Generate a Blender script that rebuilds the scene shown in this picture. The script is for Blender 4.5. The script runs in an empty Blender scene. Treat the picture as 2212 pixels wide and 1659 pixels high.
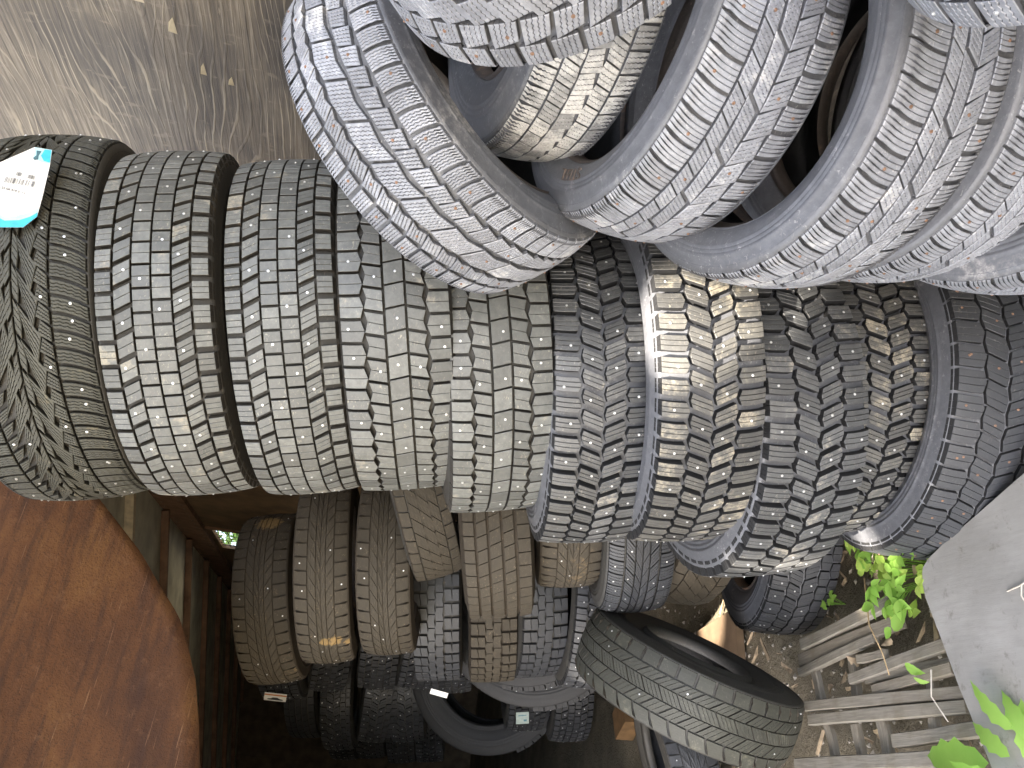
import bpy, bmesh, math, random
import numpy as np
from mathutils import Matrix, Vector
random.seed(7); rng = np.random.default_rng(7)
scene = bpy.context.scene
COL = scene.collection
PI = math.pi

# ------------------------------------------------------------------ camera, sky, sun, exposure
CAM = Vector((0, 0, 1.65))
cam_d = bpy.data.cameras.new('camera'); cam = bpy.data.objects.new('camera', cam_d); COL.objects.link(cam)
CR = Vector((0.91091, -0.36795, 0.18672)); CU = Vector((-0.10374, 0.23378, 0.96674)); CF = Vector((0.39936, 0.89998, -0.17478))
m = Matrix.Identity(4)
for i, a in enumerate((-CU, CR, -CF)):           # the photograph was taken with the phone on its side
    for k in range(3): m[k][i] = a[k]
m.translation = CAM
cam.matrix_world = m
cam_d.sensor_width = 36; cam_d.lens = 1640 / 2212 * 36
cam_d.clip_start = 0.02; cam_d.clip_end = 500
scene.camera = cam

SUN = Vector((-0.50, -0.35, 0.80)).normalized()   # towards the sun
world = bpy.data.worlds.new('World'); scene.world = world; world.use_nodes = True
wn = world.node_tree
sky = wn.nodes.new('ShaderNodeTexSky'); sky.sky_type = 'NISHITA'; sky.sun_disc = False
sky.sun_elevation = math.asin(SUN.z); sky.sun_rotation = math.atan2(SUN.x, SUN.y)
sky.air_density = 1.0; sky.dust_density = 4.0; sky.ozone_density = .6
wn.nodes['Background'].inputs['Strength'].default_value = 0.15
wn.links.new(sky.outputs[0], wn.nodes['Background'].inputs['Color'])
sl = bpy.data.lights.new('sun', 'SUN'); sl.energy = 4.0; sl.angle = math.radians(0.5); sl.color = (1.0, 0.94, 0.86)
so = bpy.data.objects.new('sun', sl); COL.objects.link(so); so.rotation_euler = SUN.to_track_quat('Z', 'Y').to_euler()
vs = scene.view_settings
vs.view_transform = 'Standard'; vs.look = 'None'; vs.exposure = 2.95; vs.gamma = 1.0; vs.use_curve_mapping = False
vs.use_white_balance = True; vs.white_balance_temperature = 7000; vs.white_balance_tint = 11   # the phone balanced for open shade

# ------------------------------------------------------------------ helpers
def link(o, parent=None):
    COL.objects.link(o)
    if parent is not None: o.parent = parent
    return o
def tag(o, label=None, cat=None, group=None, kind=None):
    if label: o['label'] = label
    if cat: o['category'] = cat
    if group: o['group'] = group
    if kind: o['kind'] = kind
    return o
def mesh(name, V, F, mats=(), mi=None, smooth=False):
    me = bpy.data.meshes.new(name)
    V = np.asarray(V, np.float32).reshape(-1, 3)
    me.vertices.add(len(V)); me.vertices.foreach_set('co', V.ravel())
    n = len(F)
    if isinstance(F, np.ndarray):
        k = F.shape[1]; loops = F.astype(np.int32).ravel(); tot = np.full(n, k, np.int32)
    else:
        tot = np.array([len(f) for f in F], np.int32); loops = np.array([i for f in F for i in f], np.int32)
    start = np.concatenate([[0], np.cumsum(tot)[:-1]]).astype(np.int32)
    me.loops.add(len(loops)); me.loops.foreach_set('vertex_index', loops)
    me.polygons.add(n); me.polygons.foreach_set('loop_start', start); me.polygons.foreach_set('loop_total', tot)
    if mi is not None: me.polygons.foreach_set('material_index', np.asarray(mi, np.int32))
    me.polygons.foreach_set('use_smooth', np.full(n, bool(smooth)))
    for mt in mats: me.materials.append(mt)
    me.update(calc_edges=True); me.validate()
    return me
def obj(name, me, parent=None): return link(bpy.data.objects.new(name, me), parent)
def empty(name, loc=(0, 0, 0), rot=None):
    o = bpy.data.objects.new(name, None); o.empty_display_size = .05; o.location = loc
    if rot is not None: o.rotation_mode = 'QUATERNION'; o.rotation_quaternion = rot
    return link(o)
def box_vf(c, s, R=None):
    x, y, z = [v / 2 for v in s]
    V = np.array([(a * x, b * y, d * z) for a in (-1, 1) for b in (-1, 1) for d in (-1, 1)], float)
    if R is not None: V = V @ np.array(R).T
    V = V + np.array(c)
    F = [(0, 1, 3, 2), (4, 6, 7, 5), (0, 4, 5, 1), (2, 3, 7, 6), (0, 2, 6, 4), (1, 5, 7, 3)]
    return V, F
class Acc:
    def __init__(s): s.V = []; s.F = []; s.M = []; s.n = 0
    def add(s, V, F, m=0):
        s.V.append(np.asarray(V, float)); s.F += [tuple(i + s.n for i in f) for f in F]; s.M += [m] * len(F); s.n += len(V)
    def box(s, c, sz, R=None, m=0): s.add(*box_vf(c, sz, R), m)
    def build(s, name, mats, parent=None, smooth=False):
        return obj(name, mesh(name, np.concatenate(s.V), s.F, mats, s.M, smooth), parent)

# ------------------------------------------------------------------ materials
def mat(name):
    M = bpy.data.materials.new(name); M.use_nodes = True
    nt = M.node_tree; b = nt.nodes['Principled BSDF']
    return M, nt, b
def N(nt, t, **k):
    n = nt.nodes.new(t)
    for a, v in k.items():
        if a in n.inputs: n.inputs[a].default_value = v
        else: setattr(n, a, v)
    return n
def ramp(nt, fac, stops):
    r = nt.nodes.new('ShaderNodeValToRGB'); e = r.color_ramp.elements
    while len(e) < len(stops): e.new(.5)
    for q, (p, c) in zip(e, stops): q.position = p; q.color = (*c, 1) if len(c) == 3 else c
    nt.links.new(fac, r.inputs[0]); return r.outputs[0]
def mixc(nt, fac, a, b):
    x = nt.nodes.new('ShaderNodeMix'); x.data_type = 'RGBA'
    for s, v in ((0, fac), (6, a), (7, b)):
        if hasattr(v, 'links') or hasattr(v, 'is_linked'): nt.links.new(v, x.inputs[s])
        else: x.inputs[s].default_value = (*v, 1) if isinstance(v, tuple) else v
    return x.outputs[2]
def math_(nt, op, a, b=None, c=None):
    n = nt.nodes.new('ShaderNodeMath'); n.operation = op; n.use_clamp = False
    for i, v in enumerate((a, b, c)):
        if v is None: continue
        if hasattr(v, 'is_linked'): nt.links.new(v, n.inputs[i])
        else: n.inputs[i].default_value = v
    return n.outputs[0]
def noise(nt, vec, scale, detail=4, rough=.55, dist=0):
    n = N(nt, 'ShaderNodeTexNoise', Scale=scale, Detail=detail, Roughness=rough, Distortion=dist)
    if vec is not None: nt.links.new(vec, n.inputs['Vector'])
    return n.outputs[0]
def mapr(nt, v, a, b, c=0., d=1.):
    n = nt.nodes.new('ShaderNodeMapRange'); n.interpolation_type = 'SMOOTHSTEP'
    nt.links.new(v, n.inputs[0])
    for i, q in enumerate((a, b, c, d)): n.inputs[i + 1].default_value = q
    return n.outputs[0]
def bump(nt, b, h, strength=.3, dist=.002):
    n = N(nt, 'ShaderNodeBump', Strength=strength, Distance=dist)
    nt.links.new(h, n.inputs['Height']); nt.links.new(n.outputs[0], b.inputs['Normal'])
def vscale(nt, vec, s):
    n = nt.nodes.new('ShaderNodeMapping'); n.inputs['Scale'].default_value = s
    nt.links.new(vec, n.inputs[0]); return n.outputs[0]

def rubber(name, base=(.028, .029, .031), dust=(.23, .20, .15), patch=.35, film=.25, rough=.62, var=.35, spec=.5, filmc=None, spots=()):
    """tyre rubber: a thin even film of dust, mud patches, small scuffs; blocks differ a little from one another"""
    M, nt, b = mat(name)
    pos = N(nt, 'ShaderNodeNewGeometry').outputs['Position']
    oi = N(nt, 'ShaderNodeObjectInfo').outputs['Random']
    n1 = noise(nt, pos, 7, 5, .6); n2 = noise(nt, pos, 60, 6, .65); n3 = noise(nt, pos, 260, 3, .6)
    # patches
    s = math_(nt, 'ADD', math_(nt, 'MULTIPLY', n1, .8), math_(nt, 'MULTIPLY', n2, .55))
    s = math_(nt, 'ADD', s, math_(nt, 'MULTIPLY', math_(nt, 'SUBTRACT', oi, .5), .22))
    pf = mapr(nt, s, .98 - patch * .42, 1.16 - patch * .42)
    pf = math_(nt, 'MULTIPLY', pf, mapr(nt, n3, .3, .62, .25, 1.))
    ff = math_(nt, 'MULTIPLY', mapr(nt, n2, .25, .75, .45, 1.), math_(nt, 'ADD', film * (1 - var), math_(nt, 'MULTIPLY', oi, film * 2 * var)))
    c = mixc(nt, ff, base, filmc or tuple(.62 * v + .02 for v in dust))
    c = mixc(nt, pf, c, dust)
    # small pale scuffs and grit caught on the rubber
    n5 = noise(nt, vscale(nt, pos, (1, 1, 1.8)), 120, 5, .75, .6); n6 = noise(nt, pos, 16, 4, .6)
    sf = math_(nt, 'MULTIPLY', mapr(nt, n5, .56, .68), mapr(nt, n6, .42, .62, .12, .75))
    c = mixc(nt, math_(nt, 'MULTIPLY', sf, min(1., .25 + film)), c, tuple(min(.6, v * 1.25 + .05) for v in dust))
    for P, r_ in spots:                         # dried mud splashes, each with its own place and outline
        v = nt.nodes.new('ShaderNodeVectorMath'); v.operation = 'DISTANCE'; nt.links.new(pos, v.inputs[0]); v.inputs[1].default_value = P
        q = math_(nt, 'ADD', v.outputs['Value'], math_(nt, 'MULTIPLY', math_(nt, 'SUBTRACT', n2, .5), r_ * 1.6))
        c = mixc(nt, mapr(nt, q, r_ * .55, r_, .9, 0.), c, (.30, .20, .085))
    nt.links.new(c, b.inputs['Base Color'])
    nt.links.new(math_(nt, 'ADD', rough - .1, math_(nt, 'MULTIPLY', math_(nt, 'ADD', pf, n2), .18)), b.inputs['Roughness'])
    b.inputs['Specular IOR Level'].default_value = spec
    bump(nt, b, math_(nt, 'ADD', n3, math_(nt, 'MULTIPLY', n2, .6)), .35, .0012)
    return M

RUB = {
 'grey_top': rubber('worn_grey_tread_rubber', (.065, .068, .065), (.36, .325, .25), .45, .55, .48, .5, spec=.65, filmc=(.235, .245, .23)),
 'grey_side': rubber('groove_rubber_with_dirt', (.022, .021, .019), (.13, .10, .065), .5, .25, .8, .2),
 'black_top': rubber('black_tread_rubber', (.038, .040, .042), (.36, .33, .27), .40, .42, .42, .5, spec=.75, filmc=(.165, .17, .17)),
 'mud_top': rubber('muddy_tread_rubber', (.04, .041, .042), (.36, .32, .24), .60, .42, .48, .6, spec=.6, filmc=(.18, .175, .155)),
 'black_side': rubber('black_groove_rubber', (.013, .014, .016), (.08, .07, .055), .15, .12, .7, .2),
 'winter_top': rubber('olive_black_tread_rubber', (.042, .043, .037), (.24, .20, .12), .3, .4, .6, .3, filmc=(.125, .125, .10)),
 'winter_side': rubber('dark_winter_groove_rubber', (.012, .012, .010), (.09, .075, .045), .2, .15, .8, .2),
 'blue_top': rubber('dusty_blue_grey_tread_rubber', (.10, .104, .115), (.56, .55, .53), .5, .75, .40, .3, spec=.8, filmc=(.36, .375, .41)),
 'pale_top': rubber('chalky_worn_tread_rubber', (.12, .12, .12), (.62, .61, .58), 1.0, .9, .6, .3, filmc=(.44, .44, .43)),
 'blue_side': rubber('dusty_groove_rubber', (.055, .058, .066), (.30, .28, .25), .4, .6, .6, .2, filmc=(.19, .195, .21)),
 'brown_top': rubber('brown_dusted_rubber', (.040, .035, .027), (.22, .16, .09), .4, .5, .75, .2, spec=.3, filmc=(.095, .078, .055)),
 'spot_top': rubber('brown_rubber_with_mud_spots', (.045, .039, .030), (.25, .185, .10), .4, .5, .75, .2, spec=.3, filmc=(.095, .078, .055), spots=[((.632, 3.283, 1.966), .06), ((.17, 2.831, 1.615), .028), ((.17, 2.84, 1.65), .022), ((.18, 2.85, 1.57), .02)]),
 'deep_top': rubber('shade_toned_tread_rubber', (.020, .021, .024), (.15, .135, .10), .15, .18, .5, .4, filmc=(.055, .06, .07)),  # deep shade of the back rows is put into this rubber's colour
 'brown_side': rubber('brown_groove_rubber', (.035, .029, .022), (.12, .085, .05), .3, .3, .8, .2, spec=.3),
 'green_top': rubber('greenish_dusted_rubber', (.034, .034, .028), (.19, .18, .13), .4, .42, .6, .3, filmc=(.092, .094, .074)),
 'dark_top': rubber('clean_dark_tread_rubber', (.032, .034, .038), (.2, .19, .16), .25, .22, .5, .4, filmc=(.09, .095, .105)),
 'wall_blue': rubber('weathered_sidewall_rubber', (.065, .068, .076), (.34, .33, .32), .5, .55, .45, .1, spec=.6, filmc=(.20, .208, .225)),
 'wall_grey': rubber('sidewall_rubber', (.03, .03, .029), (.20, .17, .12), .35, .3, .6, .1, filmc=(.11, .10, .08)),
 'wall_brown': rubber('brown_sidewall_rubber', (.026, .022, .017), (.17, .12, .07), .35, .35, .75, .1, spec=.3, filmc=(.10, .075, .05)),
 'liner': rubber('inner_liner_rubber', (.014, .015, .017), (.06, .06, .055), .2, .2, .5, .1),
 'bead': rubber('rust_marked_bead_rubber', (.05, .045, .042), (.30, .19, .12), .6, .4, .5, .1, filmc=(.17, .135, .115)),
}
def simple(name, col, rough=.6, metal=0., var=.15, scale=30, bstr=.2, bdist=.002, spec=.5):
    M, nt, b = mat(name)
    tc = N(nt, 'ShaderNodeNewGeometry').outputs['Position']
    n = noise(nt, tc, scale, 5)
    c = ramp(nt, n, [(.3, tuple(v * (1 - var) for v in col)), (.7, tuple(min(1, v * (1 + var)) for v in col))])
    nt.links.new(c, b.inputs['Base Color']); b.inputs['Roughness'].default_value = rough; b.inputs['Metallic'].default_value = metal
    b.inputs['Specular IOR Level'].default_value = spec
    if bstr: bump(nt, b, n, bstr, bdist)
    return M
STEEL = simple('bright_stud_steel', (.75, .76, .76), .35, .6, .1, 200, 0)
RUSTST = simple('rusty_stud_steel', (.25, .15, .10), .6, .2, .35, 300, 0)
WHITE = simple('white_paper', (.80, .80, .78), .5, 0, .03, 40, 0)
INK = simple('black_ink', (.03, .03, .03), .6, 0, .1, 40, 0)

def wood_ply():
    M, nt, b = mat('weathered_plywood')
    pos = N(nt, 'ShaderNodeNewGeometry').outputs['Position']
    # long cathedral grain along Y: noise squeezed along the grain, cut into lines
    w = noise(nt, vscale(nt, pos, (1, .55, 2.0)), 1.5, 2, .5)
    v = vscale(nt, pos, (1, .5, 2.2))
    n1 = noise(nt, v, 1.6, 2, .5, .3)
    sep = nt.nodes.new('ShaderNodeSeparateXYZ'); nt.links.new(pos, sep.inputs[0])
    ph = math_(nt, 'ADD', math_(nt, 'MULTIPLY', sep.outputs['Z'], 210), math_(nt, 'MULTIPLY', n1, 74))
    ph = math_(nt, 'ADD', ph, math_(nt, 'MULTIPLY', noise(nt, vscale(nt, pos, (1, 2.2, 9)), 4, 2, .5), 2.6))
    s = math_(nt, 'SINE', ph)
    line = mapr(nt, s, .72, .99)
    fine = noise(nt, vscale(nt, pos, (1, 3, 60)), 6, 4, .6)
    big = noise(nt, vscale(nt, pos, (1, .8, 2.2)), 1.8, 4, .6)
    streak = noise(nt, vscale(nt, pos, (1, 1.1, 46)), 2.4, 5, .62)
    c = ramp(nt, streak, [(.30, (.080, .066, .048)), (.5, (.185, .152, .108)), (.72, (.35, .295, .215))])
    c = mixc(nt, math_(nt, 'MULTIPLY', mapr(nt, fine, .35, .7), .35), c, (.12, .09, .062))
    c = mixc(nt, math_(nt, 'MULTIPLY', mapr(nt, big, .36, .58, 1., 0.), .6), c, (.070, .058, .045))
    lm = math_(nt, 'MULTIPLY', line, mapr(nt, noise(nt, vscale(nt, pos, (1, .9, 3)), 3.1, 3, .6), .42, .62))
    c = mixc(nt, math_(nt, 'MULTIPLY', lm, .6), c, (.44, .37, .26))
    patchy = noise(nt, vscale(nt, pos, (1, 9, 3.5)), 3.0, 4, .6)
    c = mixc(nt, math_(nt, 'MULTIPLY', mapr(nt, patchy, .6, .68), .5), c, (.27, .22, .16))
    # darker towards the lower part of the sheet
    low_dark = math_(nt, 'ADD', sep.outputs['Z'], math_(nt, 'MULTIPLY', math_(nt, 'SUBTRACT', big, .5), .9))
    c = mixc(nt, mapr(nt, low_dark, 1.86, 2.16, .6, 0.), c, (.022, .021, .022))
    light = noise(nt, vscale(nt, pos, (1, 1.4, 9)), 7, 6, .7)
    c = mixc(nt, math_(nt, 'MULTIPLY', mapr(nt, light, .62, .74), .6), c, (.40, .33, .24))
    nt.links.new(c, b.inputs['Base Color']); b.inputs['Roughness'].default_value = .7
    bump(nt, b, math_(nt, 'ADD', fine, math_(nt, 'MULTIPLY', line, .6)), .45, .003)
    return M
PLY = wood_ply()
def rust():
    M, nt, b = mat('rusted_sheet_steel')
    pos = N(nt, 'ShaderNodeNewGeometry').outputs['Position']
    n1 = noise(nt, vscale(nt, pos, (1.2, 1, 2.4)), 2.2, 5, .6); n2 = noise(nt, pos, 30, 6, .7); n3 = noise(nt, pos, 160, 4, .7)
    st = noise(nt, vscale(nt, pos, (1.6, 1, 14)), 2.6, 4, .6)
    c = ramp(nt, n1, [(.28, (.050, .0175, .0056)), (.5, (.092, .035, .010)), (.70, (.15, .066, .019))])
    c = mixc(nt, math_(nt, 'MULTIPLY', mapr(nt, st, .45, .7), .6), c, (.034, .013, .007))
    c = mixc(nt, math_(nt, 'MULTIPLY', mapr(nt, n2, .54, .72), .4), c, (.16, .078, .034))
    c = mixc(nt, math_(nt, 'MULTIPLY', mapr(nt, n3, .5, .7), .6), c, (.03, .012, .006))
    scr = noise(nt, vscale(nt, pos, (1.2, 1, 30)), 5, 3, .6)
    c = mixc(nt, math_(nt, 'MULTIPLY', mapr(nt, scr, .66, .72), .5), c, (.24, .13, .065))
    nt.links.new(c, b.inputs['Base Color']); b.inputs['Roughness'].default_value = .75; b.inputs['Specular IOR Level'].default_value = .35
    bump(nt, b, math_(nt, 'ADD', n2, math_(nt, 'MULTIPLY', n3, .5)), .8, .005)
    return M
RUST = rust()
GREYP = simple('faded_grey_green_paint', (.62, .63, .54), .6, 0, .28, 6, .1)
PALEP = simple('chalky_pale_paint', (.70, .62, .47), .7, 0, .25, 25, .2)
BROWNP = simple('rust_brown_paint', (.25, .15, .10), .7, 0, .35, 12, .3)
DARKW = simple('dark_brown_boarding', (.15, .115, .085), .8, 0, .4, 8, .3)
INPLY = simple('brown_inner_plywood', (.17, .115, .07), .75, 0, .35, 7, .25)
RIVET = simple('dull_rivet', (.34, .27, .22), .5, .5, .2, 80, 0)
def soil():
    M, nt, b = mat('dry_soil')
    pos = N(nt, 'ShaderNodeNewGeometry').outputs['Position']
    n1 = noise(nt, pos, 5, 6, .65); n2 = noise(nt, pos, 60, 6, .7)
    c = ramp(nt, n1, [(.3, (.12, .10, .065)), (.7, (.24, .205, .14))])
    c = mixc(nt, math_(nt, 'MULTIPLY', mapr(nt, n2, .5, .75), .5), c, (.30, .26, .19))
    nt.links.new(c, b.inputs['Base Color']); b.inputs['Roughness'].default_value = .95
    bump(nt, b, math_(nt, 'ADD', n1, n2), .9, .02)
    return M
SOIL = soil()
def lath():
    M, nt, b = mat('grey_weathered_lath')
    tc = N(nt, 'ShaderNodeTexCoord').outputs['Object']
    oi = N(nt, 'ShaderNodeObjectInfo').outputs['Random']
    n = noise(nt, vscale(nt, tc, (3, 60, 60)), 4, 5, .6); n2 = noise(nt, tc, 14, 5, .6)
    c = ramp(nt, n, [(.3, (.15, .138, .11)), (.7, (.28, .26, .215))])
    c = mixc(nt, math_(nt, 'MULTIPLY', mapr(nt, n2, .45, .7), .5), c, (.14, .115, .075))
    c = mixc(nt, math_(nt, 'MULTIPLY', oi, .35), c, (.19, .15, .10))
    nt.links.new(c, b.inputs['Base Color']); b.inputs['Roughness'].default_value = .85
    bump(nt, b, n, .4, .003)
    return M
LATH = lath()
def slabm():
    M, nt, b = mat('grey_weathered_board')
    pos = N(nt, 'ShaderNodeNewGeometry').outputs['Position']
    n = noise(nt, vscale(nt, pos, (14, 2.2, 1)), 6, 5, .6); n2 = noise(nt, pos, 5, 5, .6); n3 = noise(nt, pos, 22, 4, .7)
    c = ramp(nt, n2, [(.3, (.235, .228, .208)), (.7, (.34, .332, .31))])
    c = mixc(nt, math_(nt, 'MULTIPLY', mapr(nt, n, .5, .7), .22), c, (.22, .21, .19))
    c = mixc(nt, math_(nt, 'MULTIPLY', mapr(nt, n3, .56, .72), .6), c, (.13, .12, .10))
    nt.links.new(c, b.inputs['Base Color']); b.inputs['Roughness'].default_value = .72
    bump(nt, b, math_(nt, 'ADD', n, n3), .3, .002)
    return M
SLAB = slabm()
def leafm(name, a, b_):
    M, nt, b = mat(name)
    pos = N(nt, 'ShaderNodeNewGeometry').outputs['Position']
    oi = N(nt, 'ShaderNodeObjectInfo').outputs['Random']
    n = noise(nt, pos, 40, 3)
    c = mixc(nt, math_(nt, 'MULTIPLY', math_(nt, 'ADD', oi, n), .5), a, b_)
    nt.links.new(c, b.inputs['Base Color']); b.inputs['Roughness'].default_value = .5
    t = N(nt, 'ShaderNodeBsdfTranslucent'); nt.links.new(c, t.inputs['Color'])
    mx = N(nt, 'ShaderNodeMixShader'); mx.inputs[0].default_value = .4
    nt.links.new(b.outputs[0], mx.inputs[1]); nt.links.new(t.outputs[0], mx.inputs[2])
    nt.links.new(mx.outputs[0], nt.nodes['Material Output'].inputs['Surface'])
    return M
LEAF = leafm('fresh_green_leaf', (.20, .42, .06), (.34, .55, .12))
LEAFD = leafm('tree_leaf', (.05, .11, .025), (.09, .17, .035))
LEAFB = leafm('yellow_green_leaf', (.30, .50, .07), (.50, .62, .16))
STEM = simple('dry_stem', (.36, .26, .14), .8, 0, .3, 40, 0)
DRY = simple('dead_leaf', (.34, .26, .17), .8, 0, .4, 60, .2)
BARK = simple('bark', (.10, .075, .05), .9, 0, .3, 20, .6, .02)

# ------------------------------------------------------------------ the setting
def gz(y): return .25 - .085 * y
def ground():
    xs = np.unique(np.concatenate([np.linspace(-60, -4, 15), np.linspace(-4, 4, 90), np.linspace(4, 60, 15)]))
    ys = np.unique(np.concatenate([np.linspace(-60, -3, 15), np.linspace(-3, 8, 120), np.linspace(8, 60, 13)]))
    X, Y = np.meshgrid(xs, ys)
    near = np.exp(-((np.maximum(np.abs(X) - 4, 0)) ** 2 + np.maximum(np.abs(Y - 2) - 6, 0) ** 2) / 4)
    Z = gz(np.clip(Y, -6, 9)) + near * (.010 * np.sin(X * 7 + 1.3 * np.sin(Y * 5)) * np.sin(Y * 6.3) + .006 * rng.standard_normal(X.shape)) - .012
    V = np.stack([X, Y, Z], -1).reshape(-1, 3); nx = len(xs)
    i = np.arange((len(ys) - 1) * (nx - 1)); r, c = divmod(i, nx - 1); a = r * nx + c
    F = np.stack([a, a + 1, a + nx + 1, a + nx], -1)
    return tag(obj('ground', mesh('ground', V, F, [SOIL], smooth=True)), kind='structure')
ground()

# ---- container body: ceiling with roof bows, right wall, end wall, left wall
XR, XL, Y0, Y1, ZC, ZF = .95, -1.55, 2.60, 11.0, 2.75, -.75
body = empty('container_body', (0, Y0, 0))
tag(body, 'old container body with ribbed grey ceiling and brown plywood wall around the back tyres', 'container')
def part(name, c, s, m_, R=None):
    a = Acc(); a.box(np.array(c) - np.array((0, Y0, 0)), s, R); return a.build(name, [m_], body)
part('ceiling', ((XR + XL) / 2, (Y0 + Y1) / 2, ZC + .02), (XR - XL + .2, Y1 - Y0, .04), GREYP)
y = Y0 + .35; k = 0
BOWR = Matrix.Rotation(-math.atan(.40), 3, 'Z')
while y < Y1 - .1:
    part('roof_bow', ((XR + XL) / 2 - .01, y + .40 * (XR - XL) / 2, ZC - .024), ((XR - XL) * 1.05, .045, .04), PALEP if k == 1 else BROWNP, BOWR); y += .95; k += 1
TILT = Matrix.Translation((XR, 0, ZC)) @ Matrix.Rotation(-math.atan(.17), 4, 'Y') @ Matrix.Translation((-XR, 0, -ZC))
for o in [c for c in body.children if c.name.split('.')[0] in ('ceiling', 'roof_bow')]: o.matrix_basis = TILT
# side wall panels around a vent opening
va, vb, vz0, vz1 = 5.42, 6.20, 2.20, 2.54
wt = .03
rz = ZC - .175
def wall_panel(y0, y1, z0, z1): part('wall_panel', (XR + wt / 2, (y0 + y1) / 2, (z0 + z1) / 2), (wt, y1 - y0 - .006, z1 - z0), INPLY)
for a, b_ in ((Y0, 4.0), (4.0, va)): wall_panel(a, b_, ZF, rz)
wall_panel(va, vb, ZF, vz0); wall_panel(va, vb, vz1, rz)
for a, b_ in ((vb, 7.6), (7.6, 9.3), (9.3, Y1)): wall_panel(a, b_, ZF, rz)
rail = part('top_rail', (XR + .004, (Y0 + Y1) / 2, (rz + ZC) / 2), (.06, Y1 - Y0, ZC - rz - .004), BROWNP)
a = Acc(); ri = 0
for yy in np.arange(Y0 + .1, Y1, .11):
    for zz in (rz + .03, rz + .14):
        V, F = [], []
        for q in range(6): V.append((XR - .026, yy + .009 * math.cos(q * PI / 3), zz + .009 * math.sin(q * PI / 3)))
        V.append((XR - .032, yy, zz)); F = [(q, (q + 1) % 6, 6) for q in range(6)]
        a.add(np.array(V) - np.array((0, Y0, 0)), F)
o = a.build('rivets', [RIVET], rail); tag(o, kind='stuff')
part('vent_frame', (XR - .006, va - .012, (vz0 + vz1) / 2), (.02, .03, vz1 - vz0 + .06), BROWNP)
a = Acc()                       # woven wire over the vent opening
for yy in np.arange(va + .02, vb, .10): a.box((XR + .012, yy - Y0, (vz0 + vz1) / 2), (.003, .004, vz1 - vz0))
for zz in np.arange(vz0 + .014, vz1, .034): a.box((XR + .0165, (va + vb) / 2 - Y0, zz), (.003, vb - va, .004))
tag(a.build('vent_screen', [INK], body), kind='stuff')
part('end_wall', ((XR + XL) / 2, Y1 + .02, 1.0), (XR - XL + .2, .04, 3.6), DARKW)
for xx in np.arange(XL + .15, XR, .3): part('wall_rib', (xx, Y1 - .012, 1.0), (.04, .024, 3.4), DARKW)
part('left_wall', (XL - .02, (3.3 + Y1) / 2, 1.0), (.04, Y1 - 3.3, 3.6), DARKW)
for yy in np.arange(3.6, Y1, .8): part('wall_rib', (XL + .012, yy, 1.0), (.024, .05, 3.4), DARKW)

# ---- the rusted sheet hanging in the opening
EDGE = [(.70, 2.86), (.59, 2.597), (.565, 2.522), (.508, 2.437), (.443, 2.363), (.345, 2.253), (.258, 2.175), (.173, 2.092), (.099, 2.046), (.001, 1.994), (-.108, 1.956), (-.248, 1.916), (-.382, 1.876), (-.8, 1.80), (-1.3, 1.78), (-1.9, 1.8)]
def hanging_sheet():
    ns = 60; nz = 26
    ex = np.array([e[0] for e in EDGE]); ez = np.array([e[1] for e in EDGE])
    xs = np.concatenate([np.linspace(.70, -.45, 44), np.linspace(-.5, -1.9, 16)])
    zl = np.interp(-xs, -ex, ez)
    V = []
    for side in (0, 1):
        for i, x in enumerate(xs):
            for j in range(nz):
                t = j / (nz - 1); z = zl[i] + (3.3 - zl[i]) * t
                yy = 2.52 + .018 * math.sin(z * 9 + x * .8) + .012 * math.sin(x * 6 + z * 3) + .010 * math.exp(-((z - 2.66 - .05 * x) / .03) ** 2) + .02 * math.exp(-((z - 2.98) / .025) ** 2) + .03 * (1 - t) ** 3
                V.append((x, yy + side * .004, z))
    n = len(xs) * nz; F = []
    for i in range(len(xs) - 1):
        for j in range(nz - 1):
            a = i * nz + j; q = (a, a + 1, a + nz + 1, a + nz); F.append(q); F.append(tuple(v + n for v in q[::-1]))
    for i in range(len(xs) - 1):
        a = i * nz; F.append((a, a + nz, a + nz + n, a + n))
    o = obj('rusty_sheet', mesh('rusty_sheet', V, F, [RUST], smooth=True))
    return tag(o, 'big orange brown rusted steel sheet with curved lower edge hanging before the ribbed ceiling', 'steel sheet')
hanging_sheet()

# ---- plywood sheet behind the front stack
def plywood():
    root = empty('plywood_board', (1.72, 1.3, .1))
    tag(root, 'weathered brown plywood sheet with pale grain standing behind the tall front stack', 'plywood')
    nx, nz = 60, 50
    ys = np.linspace(-.6, 3.3, nx); zs = np.linspace(.0, 4.3, nz)
    V = []
    for s in (0, 1):
        for y in ys:
            for z in zs: V.append((s * .018 + .006 * math.sin(y * 2.1) * math.sin(z * 1.7) - .02, y - 1.3, z - .1))
    n = nx * nz; F = []
    for i in range(nx - 1):
        for j in range(nz - 1):
            a = i * nz + j; q = (a, a + nz, a + nz + 1, a + 1); F.append(q[::-1]); F.append(tuple(v + n for v in q))
    for i in range(nx - 1):
        for j in (0, nz - 1): a = i * nz + j; F.append((a, a + nz, a + nz + n, a + n))
    for j in range(nz - 1):
        for i in (0, nx - 1): a = i * nz + j; F.append((a, a + 1, a + 1 + n, a + n))
    obj('sheet', mesh('sheet', V, F, [PLY], smooth=False), root)
    a = Acc()                                   # splinters lifted off the veneer
    for (y, z, L, h) in ((1.70, 2.47, .045, .05), (1.77, 2.395, .06, .03), (1.92, 2.33, .05, .02), (1.95, 2.25, .035, .02)):
        a.add([(-.0215, y - 1.3, z - .1), (-.0225, y + L - 1.3, z - .105), (-.030, y + L * .8 - 1.3, z + h * .55 - .1), (-.026, y + L * .3 - 1.3, z + h * .4 - .1)], [(0, 1, 2, 3)])
    tag(a.build('splinters', [simple('raw_wood', (.62, .54, .38), .7, 0, .15, 50, 0)], root), kind='stuff')
plywood()

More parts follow.
